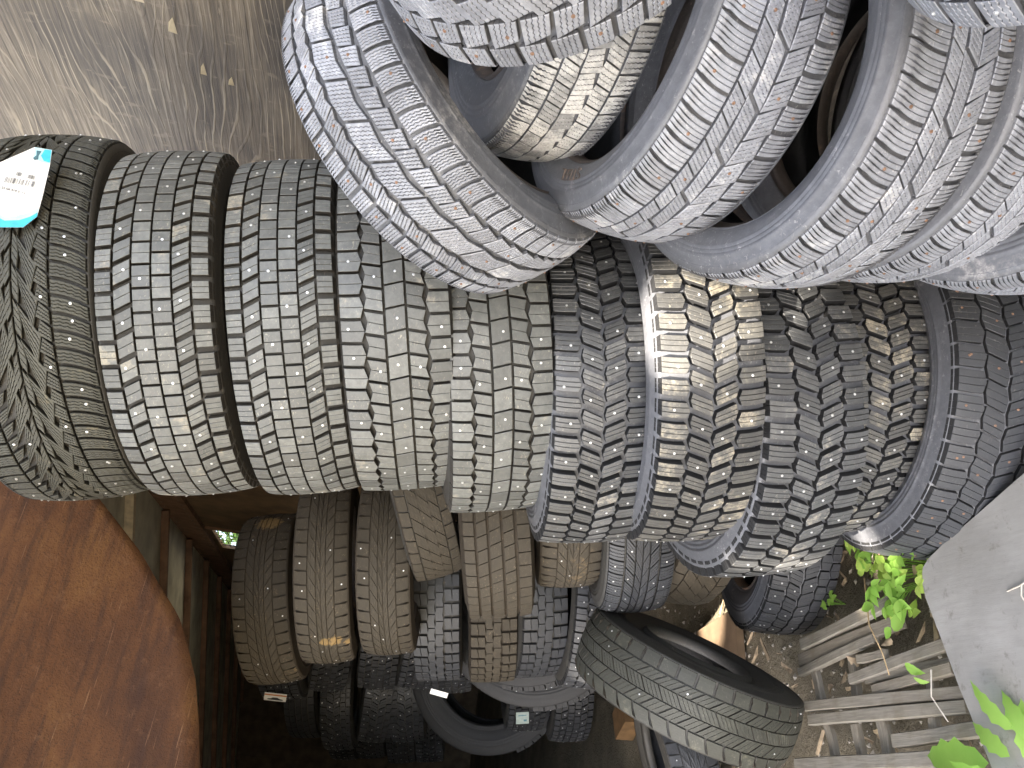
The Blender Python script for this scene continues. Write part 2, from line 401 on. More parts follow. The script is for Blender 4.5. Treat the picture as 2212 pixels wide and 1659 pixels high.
# ------------------------------------------------------------------ tyres
T = {
'F1':((0.807,1.935,2.385),(-0.245,0.064,0.967),0.452,0.285),
'F2':((0.817,1.850,2.095),(-0.225,0.109,0.968),0.422,0.233),
'F3':((0.857,1.836,1.843),(-0.215,0.138,0.967),0.421,0.234),
'F4':((0.892,1.802,1.612),(-0.206,0.145,0.968),0.415,0.245),
'F5':((0.877,1.820,1.389),(-0.211,0.124,0.970),0.417,0.242),
'F6':((0.839,1.819,1.129),(-0.139,0.155,0.978),0.421,0.233),
'F7':((0.843,1.650,0.941),(-0.144,0.198,0.970),0.423,0.231),
'F8':((0.817,1.708,0.731),(-0.194,0.090,0.977),0.444,0.246),
'F9':((0.932,1.730,0.462),(-0.110,0.156,0.982),0.402,0.246),
'F10':((0.884,1.600,0.244),(-0.001,0.208,0.978),0.416,0.246),
'P1':((1.049,1.152,1.589),(0.236,-0.777,-0.584),0.344,0.228),
'P2':((1.242,0.930,1.494),(-0.197,-0.112,0.974),0.348,0.188),
'P4':((1.090,0.916,1.270),(-0.083,-0.212,0.974),0.331,0.215),
'P5':((0.998,0.846,1.088),(-0.245,-0.183,0.952),0.332,0.214),
'P6':((1.087,0.885,0.854),(-0.311,-0.141,0.940),0.331,0.206),
'P3':((0.972,0.612,1.569),(0.010,-0.840,0.540),0.245,0.195),
'P8':((.855,.238,1.075),(.288,-.497,.819),.282,.20),
'M':((-.10,3.35,.10),(-.3,.2,.93),.33,.20),
'P7':((1.079,0.814,0.648),(-0.250,-0.200,0.947),0.337,0.195),
'R1':((0.365,3.493,1.879),(-0.217,0.170,0.961),0.350,0.220),
'R2':((0.452,3.037,1.680),(-0.171,0.122,0.978),0.349,0.191),
'R3':((0.505,2.954,1.462),(-0.138,0.182,0.973),0.350,0.188),
'R4':((0.729,2.673,1.438),(-0.384,0.166,0.908),0.340,0.174),
'R5':((0.620,2.479,1.181),(-0.182,0.212,0.960),0.341,0.213),
'R6':((0.746,2.454,0.952),(-0.132,0.218,0.967),0.340,0.210),
'R7':((0.679,2.335,0.777),(-0.126,0.210,0.970),0.342,0.209),
'R8':((0.732,2.339,0.569),(0.019,0.011,1.000),0.341,0.199),
'G1':((0.772,2.436,0.175),(-0.032,0.234,0.972),0.420,0.217),
'L':((0.165,2.421,0.503),(0.905,-0.37,-0.212),0.357,0.208),
'S1':((0.505,3.461,1.197),(-0.121,0.191,0.974),0.400,0.197),
'S2':((0.522,3.412,0.983),(-0.140,0.174,0.975),0.400,0.198),
'S3':((0.553,3.333,0.839),(-0.189,0.071,0.979),0.399,0.190),
'S4':((0.536,3.196,0.607),(-0.062,0.141,0.988),0.400,0.220),
'T1':((0.417,4.633,1.631),(-0.089,-0.049,0.995),0.400,0.202),
'T2':((0.458,4.515,1.359),(-0.059,0.061,0.996),0.400,0.213),
'T3':((0.482,4.446,1.150),(-0.045,0.020,0.999),0.400,0.220),
'T4':((0.477,4.400,0.991),(-0.151,0.171,0.974),0.400,0.220),
'T0':((0.352,4.700,1.862),(-0.151,0.171,0.974),0.400,0.220),
'U1':((0.132,5.632,1.684),(-0.111,0.213,0.971),0.400,0.201),
'U2':((0.087,5.536,1.467),(-0.113,0.181,0.977),0.400,0.199),
'U3':((0.158,5.413,1.252),(-0.040,0.030,0.999),0.400,0.212),
'U4':((0.179,5.400,1.066),(-0.151,0.171,0.974),0.400,0.220),
'V1':((-0.050,6.819,1.360),(-0.104,0.222,0.969),0.400,0.205),
'V2':((-0.015,6.700,1.176),(-0.150,0.171,0.974),0.400,0.220),
'V3':((-0.021,6.601,0.949),(-0.149,0.170,0.974),0.400,0.220),
'V4':((0.011,6.506,0.747),(-0.147,0.170,0.974),0.400,0.216),
'T5':((0.53,3.50,0.79),(-0.15,-0.90,0.40),0.42,0.24),
'T6':((0.506,3.628,0.713),(-0.161,-0.924,0.346),0.47,0.243),
'U5':((0.25,4.78,0.66),(-0.20,-0.90,0.38),0.48,0.24),
'W1':((.33,4.62,.50),(-.1,.15,.98),.40,.22),
'W2':((.30,4.55,.26),(-.1,.15,.98),.40,.22),
}
HZ = .46      # tread half width / w
def edge_tri(t): return 1 - 2 * abs(t)
def block_mesh(row, st, R, w, pitch_ang):
    """one tread block (all its sipe slices), centred on angle 0.  returns V, F, material index"""
    a, b = row['u']; gap = row.get('gap', .16); sl = row.get('sl', 0.); ch = row.get('ch', 0.); cv = row.get('cv', 0.)
    lb, rb = row.get('lb', 0.), row.get('rb', 0.); lz, rz_ = row.get('lz', 0.), row.get('rz', 0.)
    sip = row.get('sip', 0); zz = row.get('zz', 0.); sg = row.get('sg', .0009)
    d = row.get('d', st['d']); hz = HZ * w; pl = pitch_ang * R * row.get('mul', 1)
    bent = ch or cv; ch_w = st.get('chw', .0008); ch_d = st.get('chd', .0009)
    ns = row.get('ns', 11 if zz else (7 if bent else 4)); nt = 5 if (lb or rb) else 2
    S = np.linspace(0, 1, ns); V = []; F = []; MI = []; n0 = 0
    cuts = [-.5 + i / (sip + 1) for i in range(sip + 2)]
    sgp = sg / pl
    for k in range(sip + 1):
        t0 = cuts[k] + (sgp / 2 if k else 0); t1 = cuts[k + 1] - (sgp / 2 if k < sip else 0)
        if nt == 5: Tt = np.unique(np.round(np.concatenate([np.linspace(t0, t1, 3), [0.] if t0 < 0 < t1 else []]), 6))
        else: Tt = np.array([t0, t1])
        m_ = len(Tt)
        G = np.zeros((ns, m_, 3))
        for i, s in enumerate(S):
            zig = zz * (1 if i % 2 else -1) if 0 < i < ns - 1 else 0
            for j, t in enumerate(Tt):
                f = (t - t0) / (t1 - t0)
                zo = (zig if k > 0 else 0) * (1 - f) + (zig if k < sip else 0) * f
                u = (a - lb * edge_tri(t) + lz * 2 * t) * (1 - s) + (b + rb * edge_tri(t) + rz_ * 2 * t) * s
                v = (t * (1 - gap) + sl * (s - .5) + ch * (1 - abs(2 * s - 1)) + cv * (s * s if cv > 0 else -(1 - s) ** 2)) * pl + zo
                G[i, j] = (u, v, R - st['crown'] * abs(u) ** 2.4)
        Go = G.copy(); Go[:, :, 2] -= ch_d; iu = ch_w / hz
        G[0, :, 0] += iu; G[-1, :, 0] -= iu; G[:, 0, 1] += ch_w; G[:, -1, 1] -= ch_w
        top = G.reshape(-1, 3); rim = Go.reshape(-1, 3)
        border = [i * m_ for i in range(ns)] + [(ns - 1) * m_ + j for j in range(1, m_)] + [i * m_ + m_ - 1 for i in range(ns - 2, -1, -1)] + [j for j in range(m_ - 2, 0, -1)]
        mid = rim[border]; bot = mid.copy()
        bot[:, 2] = R - d - .002
        for q, bi in enumerate(border):
            i = bi // m_
            if (i == 0 and a < -.97): bot[q, 0] -= .055; bot[q, 2] = R - d * .9 - st['shd']
            if (i == ns - 1 and b > .97): bot[q, 0] += .055; bot[q, 2] = R - d * .9 - st['shd']
        for i in range(ns - 1):
            for j in range(m_ - 1):
                F.append((n0 + i * m_ + j, n0 + (i + 1) * m_ + j, n0 + (i + 1) * m_ + j + 1, n0 + i * m_ + j + 1)); MI.append(0)
        nb = len(border); m0 = n0 + len(top); b0 = m0 + nb
        for q in range(nb):
            q2 = (q + 1) % nb
            F.append((n0 + border[q2], n0 + border[q], m0 + q, m0 + q2)); MI.append(0)
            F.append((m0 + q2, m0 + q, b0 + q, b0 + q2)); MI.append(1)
        V.append(top); V.append(mid); V.append(bot); n0 += len(top) + 2 * nb
    P = np.concatenate(V); z = P[:, 0] * hz; th = P[:, 1] / R; r = P[:, 2]
    if st.get('flip'): th = -th; F = [f[::-1] for f in F]
    return np.stack([r * np.cos(th), r * np.sin(th), z], -1), F, MI
def rotz(V, a):
    c, s = math.cos(a), math.sin(a)
    return np.stack([V[:, 0] * c - V[:, 1] * s, V[:, 0] * s + V[:, 1] * c, V[:, 2]], -1)
def mirror_rows(rows, ph=0., flip=True):
    out = []
    for r in rows:
        q = dict(r); a, b = r['u']; q['u'] = (-b, -a)
        q['sl'] = -r.get('sl', 0) if flip else r.get('sl', 0)
        q['cv'] = -r.get('cv', 0) if r.get('cv', 0) else 0
        q['lb'], q['rb'] = r.get('rb', 0), r.get('lb', 0); q['lz'], q['rz'] = r.get('rz', 0), r.get('lz', 0)
        q['ph'] = r.get('ph', 0) + ph; out.append(q)
    return out
# tread patterns: u runs across the tread (-1..1, +1 at the labelled-up sidewall), lengths along the tread in pitches
ST = {}
ST['drive6'] = dict(N=54, d=.013, crown=.008, shd=.022, rows=[
    dict(u=(.71, 1), gap=.20, sip=2), dict(u=(.37, .665), gap=.22, sl=-.30, sip=1, ph=.35), dict(u=(.02, .335), gap=.11, sip=1, ph=.15),
    dict(u=(-.335, -.015), gap=.11, sip=1, ph=.65), dict(u=(-.665, -.37), gap=.22, sl=-.30, sip=2, ph=.1), dict(u=(-1, -.71), gap=.26, sip=2, ph=.5)],
    stud=[(1, 0, 2), (2, 1, 3), (3, 0, 3), (4, 1, 2)])
ST['drive5'] = dict(N=52, d=.014, crown=.006, shd=.012, rows=[
    dict(u=(.63, 1), gap=.13, sip=1, cv=.04, lb=.06), dict(u=(.22, .565), gap=.13, sl=.16, sip=1, rb=-.055, ch=0, ph=.3), dict(u=(-.18, .175), gap=.08, sl=-.14, ph=.45),
    dict(u=(-.56, -.225), gap=.13, sl=.16, sip=1, ph=.4, lb=-.055), dict(u=(-1, -.63), gap=.13, sip=1, ph=.1, rb=.06)],
    stud=[(0, 0, 3), (1, 1, 3), (2, 0, 2), (3, 1, 3), (4, 0, 3)])
ST['lug4'] = dict(N=58, d=.019, crown=.007, shd=.028, rows=[
    dict(u=(.53, 1), gap=.29, sip=2, zz=0, cv=.10, lb=.06, sg=.0012), dict(u=(.05, .42), gap=.30, sl=.38, sip=2, lb=.04, rb=.04, ph=.25, sg=.0012),
    dict(u=(-.42, -.05), gap=.30, sl=-.38, sip=2, lb=.04, rb=.04, ph=.72, sg=.0012), dict(u=(-1, -.53), gap=.29, sip=2, cv=-.10, rb=.06, ph=.5, sg=.0012)],
    stud=[(0, 0, 2), (1, 1, 2), (2, 0, 2), (3, 1, 2)])
ST['hex'] = dict(N=46, d=.010, crown=.008, shd=.02, rows=[
    dict(u=(.56, 1), gap=.13, sip=2, cv=.05, lb=.06, sg=.0006), dict(u=(.12, .47), gap=.10, sip=2, sl=.30, lb=.04, rb=.04, ph=.5, sg=.0006), dict(u=(-.32, .02), gap=.10, sip=2, sl=-.30, lb=.04, rb=.04, sg=.0006),
    dict(u=(-.68, -.42), gap=.10, sip=1, lb=.04, rb=.04, ph=.5, sg=.0006), dict(u=(-1, -.76), gap=.13, sip=1, rb=.05, sg=.0006)],
    stud=[(0, 0, 2), (1, 1, 2), (2, 0, 2), (0, 1, 3)])
half = [dict(u=(.56, 1), gap=.10, sip=3, zz=.0012, cv=.16), dict(u=(.24, .50), gap=.10, sip=3, zz=.001, sl=.62, ph=.3), dict(u=(.015, .20), gap=.10, sip=3, zz=.001, sl=.75, ph=.75)]
ST['directional'] = dict(N=44, d=.009, crown=.014, shd=.030, rows=[*half, *mirror_rows(half, .5)], stud=[(0, 0, 2), (1, 1, 2), (3, 0, 2), (4, 1, 3), (0, 1, 4)])
halfn = [dict(u=(.52, 1), gap=.20, sip=3, zz=.0013, cv=.55, sl=.15, sg=.0011), dict(u=(.33, .485), gap=.20, sip=3, zz=.0012, sl=.50, ph=.55, sg=.001, lz=.03), dict(u=(.10, .30), gap=.16, sip=5, zz=.0012, sl=.95, mul=2, ph=.4, sg=.001, rz=.05, lz=-.04),
    dict(u=(.012, .085), gap=.16, sip=3, zz=.001, sl=.30, mul=2, ph=1.3, rb=.02, sg=.001)]
ST['dense_v'] = dict(flip=True, N=80, d=.010, crown=.015, shd=.030, chw=.0013, chd=.0013, rows=[*halfn, *mirror_rows(halfn, 1.0)], stud=[(0, 0, 3), (1, 0, 4), (2, 0, 8), (4, 0, 3), (5, 0, 4), (0, 1, 5), (4, 1, 5)])
ST['asym'] = dict(N=60, d=.0075, crown=.012, shd=.020, chw=.0012, chd=.0012, rows=[
    dict(u=(.56, 1), gap=.17, sip=5, zz=.0009, cv=.30, sg=.0007), dict(u=(.20, .47), gap=.13, sip=4, zz=.001, sl=.42, rz=-.03, ph=.2, sg=.0007), dict(u=(-.24, .13), gap=.07, sip=9, zz=.0012, sl=.30, lb=.05, rb=-.045, mul=2, ph=.6, sg=.0007),
    dict(u=(-.58, -.32), gap=.10, sip=4, zz=.0008, sl=-.35, rb=-.05, lz=.03, ph=.1, mul=1, sg=.0007), dict(u=(-1, -.66), gap=.19, sip=4, zz=.0008, sl=-.1, ph=.4, sg=.0007)],
    stud=[(0, 0, 3), (1, 1, 4), (2, 0, 6), (3, 0, 3), (4, 1, 2)])
ST['asym_b'] = dict(N=48, d=.006, crown=.014, shd=.022, chw=.0012, chd=.0011, rows=[
    dict(u=(.44, 1), gap=.12, sip=4, cv=.32, sg=.0008), dict(u=(.16, .40), gap=.07, sip=4, zz=.0011, sl=.40, ph=.3, sg=.0006), dict(u=(-.12, .125), gap=.04, sip=9, zz=.0011, sl=.2, lz=.03, rz=.03, mul=2, ph=.6, sg=.0006),
    dict(u=(-.50, -.16), gap=.09, sip=4, zz=.001, sl=-.5, lz=.03, ph=.1, sg=.0006), dict(u=(-1, -.54), gap=.17, sip=4, cv=-.2, ph=.5, sg=.0008)],
    stud=[(0, 0, 2), (1, 1, 3), (3, 0, 3), (4, 1, 3)])
ST['blocky5'] = dict(N=54, d=.005, crown=.013, shd=.018, rows=[
    dict(u=(.60, 1), gap=.09, sip=3, zz=.001, sl=.1), dict(u=(.24, .56), gap=.07, sip=3, zz=.001, sl=.25, lb=.03, ph=.4), dict(u=(-.14, .19), gap=.05, sip=3, zz=.001, sl=-.2, lz=.05, ph=.1),
    dict(u=(-.52, -.19), gap=.08, sip=3, zz=.001, sl=.3, rb=.03, ph=.6), dict(u=(-1, -.57), gap=.10, sip=3, zz=.001, sl=-.1, ph=.3)], stud=[])
ST['winter_big'] = dict(N=38, d=.008, crown=.010, shd=.020, rows=[
    dict(u=(.60, 1), gap=.15, sip=3, zz=.001, cv=.1), dict(u=(.24, .54), gap=.10, sip=4, zz=.001, sl=.45, ph=.4), dict(u=(-.14, .19), gap=.05, sip=4, zz=.001, sl=-.4, lz=.06, rz=.06, ph=.1),
    dict(u=(-.56, -.19), gap=.12, sip=4, zz=.001, sl=.15, lz=.05, ph=.6), dict(u=(-1, -.62), gap=.17, sip=4, zz=.0009, ph=.3)], stud=[(0, 0, 3), (3, 1, 2), (4, 0, 2)])
halfw = [dict(u=(.52, 1), gap=.10, cv=.08), dict(u=(.20, .49), gap=.05, sl=.9, ph=.3), dict(u=(.01, .18), gap=.04, sl=1.1, ph=.7)]
ST['worn_v'] = dict(N=46, d=.0035, crown=.012, shd=.016, rows=[*halfw, *mirror_rows(halfw, .5)], stud=[(0, 0, 11), (1, 2, 7), (2, 1, 13), (3, 1, 9), (4, 0, 12)])
ST['ribs'] = dict(N=50, d=.009, crown=.006, shd=.012, rows=[
    dict(u=(.68, 1), gap=.07, cv=.05), dict(u=(.30, .60), gap=.05, sl=-.25), dict(u=(-.12, .22), gap=.04, sl=-.3, ph=.4), dict(u=(-.52, -.20), gap=.05, sl=-.25, ph=.2), dict(u=(-1, -.62), gap=.06, ph=.6)], stud=[])
ST['zigzag'] = dict(N=44, d=.012, crown=.004, shd=.012, rows=[
    dict(u=(.70, 1), gap=.20, lz=.03), dict(u=(.38, .68), gap=.20, lz=.03, rz=.03), dict(u=(.03, .33), gap=.05, lb=-.05, rb=.05, ph=.5),
    dict(u=(-.33, 0), gap=.05, lb=-.05, rb=.05, ph=0), dict(u=(-.68, -.38), gap=.20, lz=.03, rz=.03, ph=.3), dict(u=(-1, -.70), gap=.20, ph=.3)], stud=[])
ST['curvy'] = dict(N=40, d=.006, crown=.008, shd=.014, rows=[
    dict(u=(.62, 1), gap=.08, cv=.1), dict(u=(.20, .58), gap=.05, sl=.6, lb=.03, ph=.3), dict(u=(-.20, .17), gap=.04, sl=.7, lb=.03, rb=.03, ph=.6), dict(u=(-.58, -.23), gap=.05, sl=.6, rb=.03, ph=.1), dict(u=(-1, -.62), gap=.08, cv=-.1, ph=.5)], stud=[])
ST['diamond'] = dict(N=40, d=.005, crown=.014, shd=.022, rows=[
    dict(u=(.62, 1), gap=.12), dict(u=(.26, .585), gap=.09, sl=.6, sip=2, zz=.0008, ph=.3, sg=.0006), dict(u=(-.12, .235), gap=.07, sl=-.5, sip=3, zz=.0008, ph=.6, sg=.0006), dict(u=(-.54, -.15), gap=.09, sl=.6, sip=2, zz=.0008, ph=.1, sg=.0006), dict(u=(-1, -.58), gap=.11, sl=-.2, cv=-.2, ph=.5)],
    stud=[(0, 1, 9), (1, 0, 7), (3, 2, 8), (4, 1, 7)])
LATHE = {}
def lathe(prof, n):
    V = []; P = np.array(prof); k = len(P)
    th = np.arange(n) * 2 * PI / n
    V = np.stack([P[None, :, 0] * np.cos(th)[:, None], P[None, :, 0] * np.sin(th)[:, None], np.broadcast_to(P[None, :, 1], (n, k))], -1).reshape(-1, 3)
    i = np.arange(n)[:, None] * k + np.arange(k - 1)[None]; j = ((np.arange(n)[:, None] + 1) % n) * k + np.arange(k - 1)[None]
    F = np.stack([i, j, j + 1, i + 1], -1).reshape(-1, 4)
    return V, F
def tyre(key, style, label, mats, rbf=.62, indiv=True, group=None, stud_m=None, ridges=True, rear=True, spin=0., cat='tyre', beadz=.35):
    C, ax, R, w = T[key]; C = Vector(C); ax = Vector(ax).normalized(); st = ST[style]
    top_m, side_m, wall_m = (RUB[q] for q in mats)
    e1 = (CAM - C); e1 = (e1 - ax * e1.dot(ax)).normalized(); e2 = ax.cross(e1)
    Rm = Matrix((e1, e2, ax)).transposed()
    root = empty('tyre', C, Rm.to_quaternion()); tag(root, label, cat, group)
    d = st['d']; Rb = rbf * R; h = R - Rb; bz = beadz * w
    # outer casing half profile from the crown to the bead
    prof = [(R - d, 0), (R - d - st['crown'] * .5, .3 * w), (R - d - st['crown'], HZ * w * .97), (R - d - .010, .475 * w), (R - d * .9 - st['shd'] - .004, .487 * w), (R - .26 * h - .012, .505 * w)]
    if ridges:
        for f in (.40, .47, .54): prof += [(R - f * h, .512 * w), (R - f * h - .003, .512 * w + .0022), (R - f * h - .006, .512 * w)]
    else: prof += [(R - .45 * h, .513 * w)]
    prof += [(R - .68 * h, .495 * w), (R - .84 * h, .445 * w)]
    if ridges: prof += [(R - .88 * h, .42 * w), (R - .885 * h, .425 * w), (R - .90 * h, .41 * w)]
    wallp = prof
    beadp = [(R - .90 * h, wallp[-1][1]), (Rb + .012, bz + .02), (Rb + .003, bz + .008), (Rb, bz), (Rb + .001, bz - .012), (Rb + .006, bz - .018)]
    innp = [(Rb + .006, bz - .018), (R - .75 * h, .36 * w), (R - .5 * h, .455 * w), (R - .3 * h, .455 * w), (R - d - .024, .36 * w), (R - d - .013, 0)]
    n = 112 if indiv else 72
    full = lambda p: [(r, -z) for r, z in p[::-1] if z > 0] + p if p[0][1] == 0 else None
    pr = [(r, -z) for r, z in wallp[:0:-1]] + wallp
    V, F = lathe(pr[::-1], n); obj('casing', mesh('casing', V, F, [wall_m], smooth=True), root)
    for s in (1, -1):
        bp = [(r, z * s) for r, z in beadp]
        V, F = lathe(bp if s < 0 else bp, n)
        if s > 0: F = F[:, ::-1]
        obj('bead', mesh('bead', V, F, [RUB['bead'] if mats[2] in ('wall_blue', 'wall_brown') else wall_m], smooth=True), root)
    ip = [(r, -z) for r, z in innp[:-1]] + innp[::-1]
    V, F = lathe(ip, n); obj('inner_liner', mesh('inner_liner', V, F, [RUB['liner']], smooth=True), root)
    # tread
    NN = st['N']; pa = 2 * PI / NN
    rest = Acc(); rv = []; rf = []; rm = []; n0 = 0
    studp = []
    for ri_, row in enumerate(st['rows']):
        V, F, MI = block_mesh(row, st, R, w, pa)
        me = None
        Fa = [f for f in F]
        for k in range(0, NN, row.get('mul', 1)):
            a_ = (k + row.get('ph', 0) + spin) * pa; a_ = (a_ + PI) % (2 * PI) - PI
            vis = abs(a_) < math.radians(97)
            if indiv and vis:
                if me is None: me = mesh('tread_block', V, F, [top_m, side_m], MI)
                o = bpy.data.objects.new('tread_block', me); o.rotation_euler = (0, 0, a_); link(o, root)
            elif vis or rear:
                rv.append(rotz(V, a_)); rf.append(n0); n0 += len(V); rm.append((F, MI))
            if vis:
                for (sr, so_, sm) in st['stud']:
                    if sr == ri_ and (k + so_) % sm == 0:
                        u = (row['u'][0] + row['u'][1]) / 2 + rng.uniform(-.3, .3) * (row['u'][1] - row['u'][0]) * .6
                        studp.append((a_ + rng.uniform(-.12, .12) * pa, u))
    if rv:
        FF = [tuple(i + n0_ for i in f) for n0_, (F, MI) in zip(rf, rm) for f in F]; MM = [q for (F, MI) in rm for q in MI]
        tag(obj('tread', mesh('tread', np.concatenate(rv), FF, [top_m, side_m], MM), root), kind='stuff')
    if studp:
        a = Acc()
        for th, u in studp:
            r0 = R - st['crown'] * abs(u) ** 2.4; q = 7; sr = .0029 if R > .38 else .0026
            ring = lambda rr, hh: [(hh, rr * math.cos(i * 2 * PI / q), rr * math.sin(i * 2 * PI / q)) for i in range(q)]
            V = np.array(ring(sr, r0 - .002) + ring(sr, r0 + .0008) + ring(sr * .45, r0 + .0011) + ring(sr * .4, r0 + .0022))
            F = [(g * q + i, g * q + (i + 1) % q, (g + 1) * q + (i + 1) % q, (g + 1) * q + i) for g in range(3) for i in range(q)] + [tuple(range(3 * q, 4 * q))]
            V[:, 2] += u * HZ * w
            a.add(rotz(V, th), F)
        tag(a.build('studs', [stud_m or STEEL], root), kind='stuff')
    return root, Rm, R, w, Rb
G6 = ('grey_top', 'grey_side', 'wall_grey'); B4 = ('black_top', 'black_side', 'wall_blue'); M4 = ('mud_top', 'black_side', 'wall_blue')
FR = 'tyres of the tall front stack'
f1 = tyre('F1', 'dense_v', 'olive black vee tread tyre wearing the paper label, top of the front stack', ('winter_top', 'winter_side', 'wall_grey'), group=FR)
tyre('F2', 'drive6', 'grey six row block tread tyre just under the tyre with the paper label', G6, group=FR)
tyre('F3', 'drive6', 'grey six row block tyre touching the pale leaning tyre, third in the front stack', G6, group=FR, spin=.4)
tyre('F4', 'drive5', 'grey five row square block tyre largely covered by the leaning tyre, above its twin', G6, group=FR)
tyre('F5', 'drive5', 'grey five row square block tyre under its twin, above the chunky lugged tyres', G6, group=FR, spin=.5)
tyre('F6', 'lug4', 'clean black studded tyre with chunky six sided lugs below the two square block tyres', B4, group=FR)
tyre('F7', 'lug4', 'black lugged studded tyre with yellow dusty lugs and a patch of sunlight', M4, group=FR, spin=.3)
tyre('F8', 'lug4', 'black lugged tyre showing blue grey sidewall at its lower left, above the muddy lugged tyre', B4, group=FR, spin=.7)
tyre('F9', 'lug4', 'muddy lugged studded tyre second from the bottom of the front stack', M4, group=FR, spin=.1)
tyre('F10', 'hex', 'worn dark tyre with rusty studs and six sided blocks, bottom of the front stack', ('dark_top', 'black_side', 'wall_blue'), group=FR, stud_m=RUSTST)
BL = ('blue_top', 'blue_side', 'wall_blue'); PR = 'car tyres heaped beside the front stack'
tyre('P1', 'asym', 'big pale grey tyre tilted on edge against the front stack, tread facing out', BL, group=PR, stud_m=RUSTST)
tyre('P2', 'blocky5', 'chalky white worn tyre wedged behind the tilted tyre', ('pale_top', 'blue_side', 'wall_blue'), group=PR, rbf=.58)
tyre('P3', 'winter_big', 'grey studded tyre with big blocks standing on top of the heap', BL, group=PR, stud_m=RUSTST)
p4 = tyre('P4', 'asym_b', 'grey studded car tyre with STEEL lettering under the chalky white tyre', BL, group=PR, stud_m=RUSTST, rbf=.65, beadz=.33)
tyre('P5', 'asym_b', 'grey studded car tyre with wide open dark centre in the middle of the heap', BL, group=PR, stud_m=RUSTST, spin=.4, rbf=.69, beadz=.28)
tyre('P6', 'asym_b', 'grey worn car tyre lying directly below the one with the wide open centre', BL, group=PR, stud_m=RUSTST, spin=.2)
tyre('P8', 'winter_big', 'blurred pale tyre edge poking in at the extreme corner of the heap', BL, group=PR)
tyre('P7', 'asym_b', 'lowest tyre of the heap, only its shoulder showing above the bottom front tyre', BL, group=PR, stud_m=RUSTST)
BR = ('brown_top', 'brown_side', 'wall_brown'); DK = ('deep_top', 'black_side', 'wall_grey'); RG = 'tyres of the second stack'
tyre('R1', 'worn_v', 'bald brown tyre with a yellow mud spot beside the vent, top of the second stack', ('spot_top', 'brown_side', 'wall_brown'), indiv=False, group=RG)
tyre('R2', 'worn_v', 'bald brown tyre with mud smear at its lower end, between two like it', ('spot_top', 'brown_side', 'wall_brown'), indiv=False, group=RG, spin=.3)
tyre('R3', 'worn_v', 'worn brown tyre third from the top of the second stack, beside the tilted grey tyre', BR, indiv=False, group=RG, spin=.6)
tyre('R4', 'curvy', 'grey brown tyre tilted on top of the zigzag block tyre, wavy tread', ('brown_top', 'brown_side', 'wall_grey'), indiv=False, group=RG)
tyre('R5', 'ribs', 'brown tyre with four straight grooves and chalk marks behind the front stack', BR, indiv=False, group=RG)
tyre('R6', 'worn_v', 'brown muddy tyre with short grooves just below the straight grooved tyre', BR, indiv=False, group=RG, spin=.2)
tyre('R7', 'directional', 'dark studded tyre with vee tread and rounded shoulder above the lone green tyre', ('dark_top', 'black_side', 'wall_grey'), indiv=False, group=RG)
tyre('R8', 'curvy', 'dark brown tyre squeezed under the dark vee tread tyre', ('brown_top', 'brown_side', 'wall_grey'), indiv=False, group=RG)
tyre('G1', 'hex', 'dark tyre lying on the ground behind the front stack, near the bright gap', ('dark_top', 'black_side', 'wall_blue'), indiv=False)
tyre('L', 'diamond', 'lone greenish dusty tyre leaning on edge over the laths', ('green_top', 'brown_side', 'wall_grey'), rbf=.46, beadz=.42)
DS = ('dark_top', 'black_side', 'wall_grey'); DB = ('dark_top', 'black_side', 'black_side'); SG = 'tyres of the dim stacks at the back'
for key, sty, mt, lab in (
    ('S1', 'zigzag', DS, 'dark zigzag tread tyre under the tilted grey brown tyre, white tag beside it'), ('S2', 'zigzag', ('brown_top', 'brown_side', 'wall_brown'), 'brown dusted zigzag tread tyre under the straight grooved tyre'),
    ('S3', 'zigzag', DS, 'dark zigzag tread tyre beside the lone green tyre with a visible sidewall lip'), ('S4', 'drive5', DS, 'dark block tread tyre mostly hidden by the lone green tyre'),
    ('T0', 'drive5', DK, 'dark tyre wearing the white car picture sticker'), ('T1', 'drive6', DK, 'bluish lit block tread tyre under the topmost bald brown tyres'), ('T2', 'drive6', DK, 'bluish block tread tyre with smooth sidewall, middle of the back stack'),
    ('T3', 'drive6', DK, 'bluish block tread tyre half hidden by the zigzag tread tyre'), ('T4', 'drive6', DK, 'dark tyre curving out under the white tag'),
    ('U1', 'ribs', DK, 'very dark ribbed tyre hanging deep at the back left of the hexagon tread tyre'), ('U2', 'hex', DK, 'dark hexagon tread tyre deep at the back with mud on its end'), ('U3', 'hex', DK, 'dark hexagon tread tyre beside its muddy twin at the back'),
    ('U4', 'hex', DK, 'nearly black tyre lost in shadow at the back'), ('V1', 'lug4', DK, 'deepest row tyre catching pale light, highest of the four'), ('V2', 'hex', DK, 'deepest row tyre catching pale light, second of the four'),
    ('V3', 'drive5', DK, 'deepest row dim tyre, third of the four'), ('V4', 'lug4', DK, 'deepest row dim tyre, lowest of the four'),
    ('T5', 'drive5', DB, 'large dark truck tyre lying flat under the zigzag tyres'), ('T6', 'drive5', DB, 'large dark truck tyre carrying the small grey green sticker'), ('U5', 'drive5', DB, 'large dark tyre tilted open in the shadows at the back'),
    ('W1', 'drive6', DK, 'shadowed tyre low at the back behind the small grey green sticker'), ('W2', 'drive6', DK, 'lowest shadowed tyre on the floor at the back')):
    tyre(key, sty, lab, mt, indiv=False, group=SG, rear=False, ridges=key in ('T5', 'T6', 'U5', 'S3'))
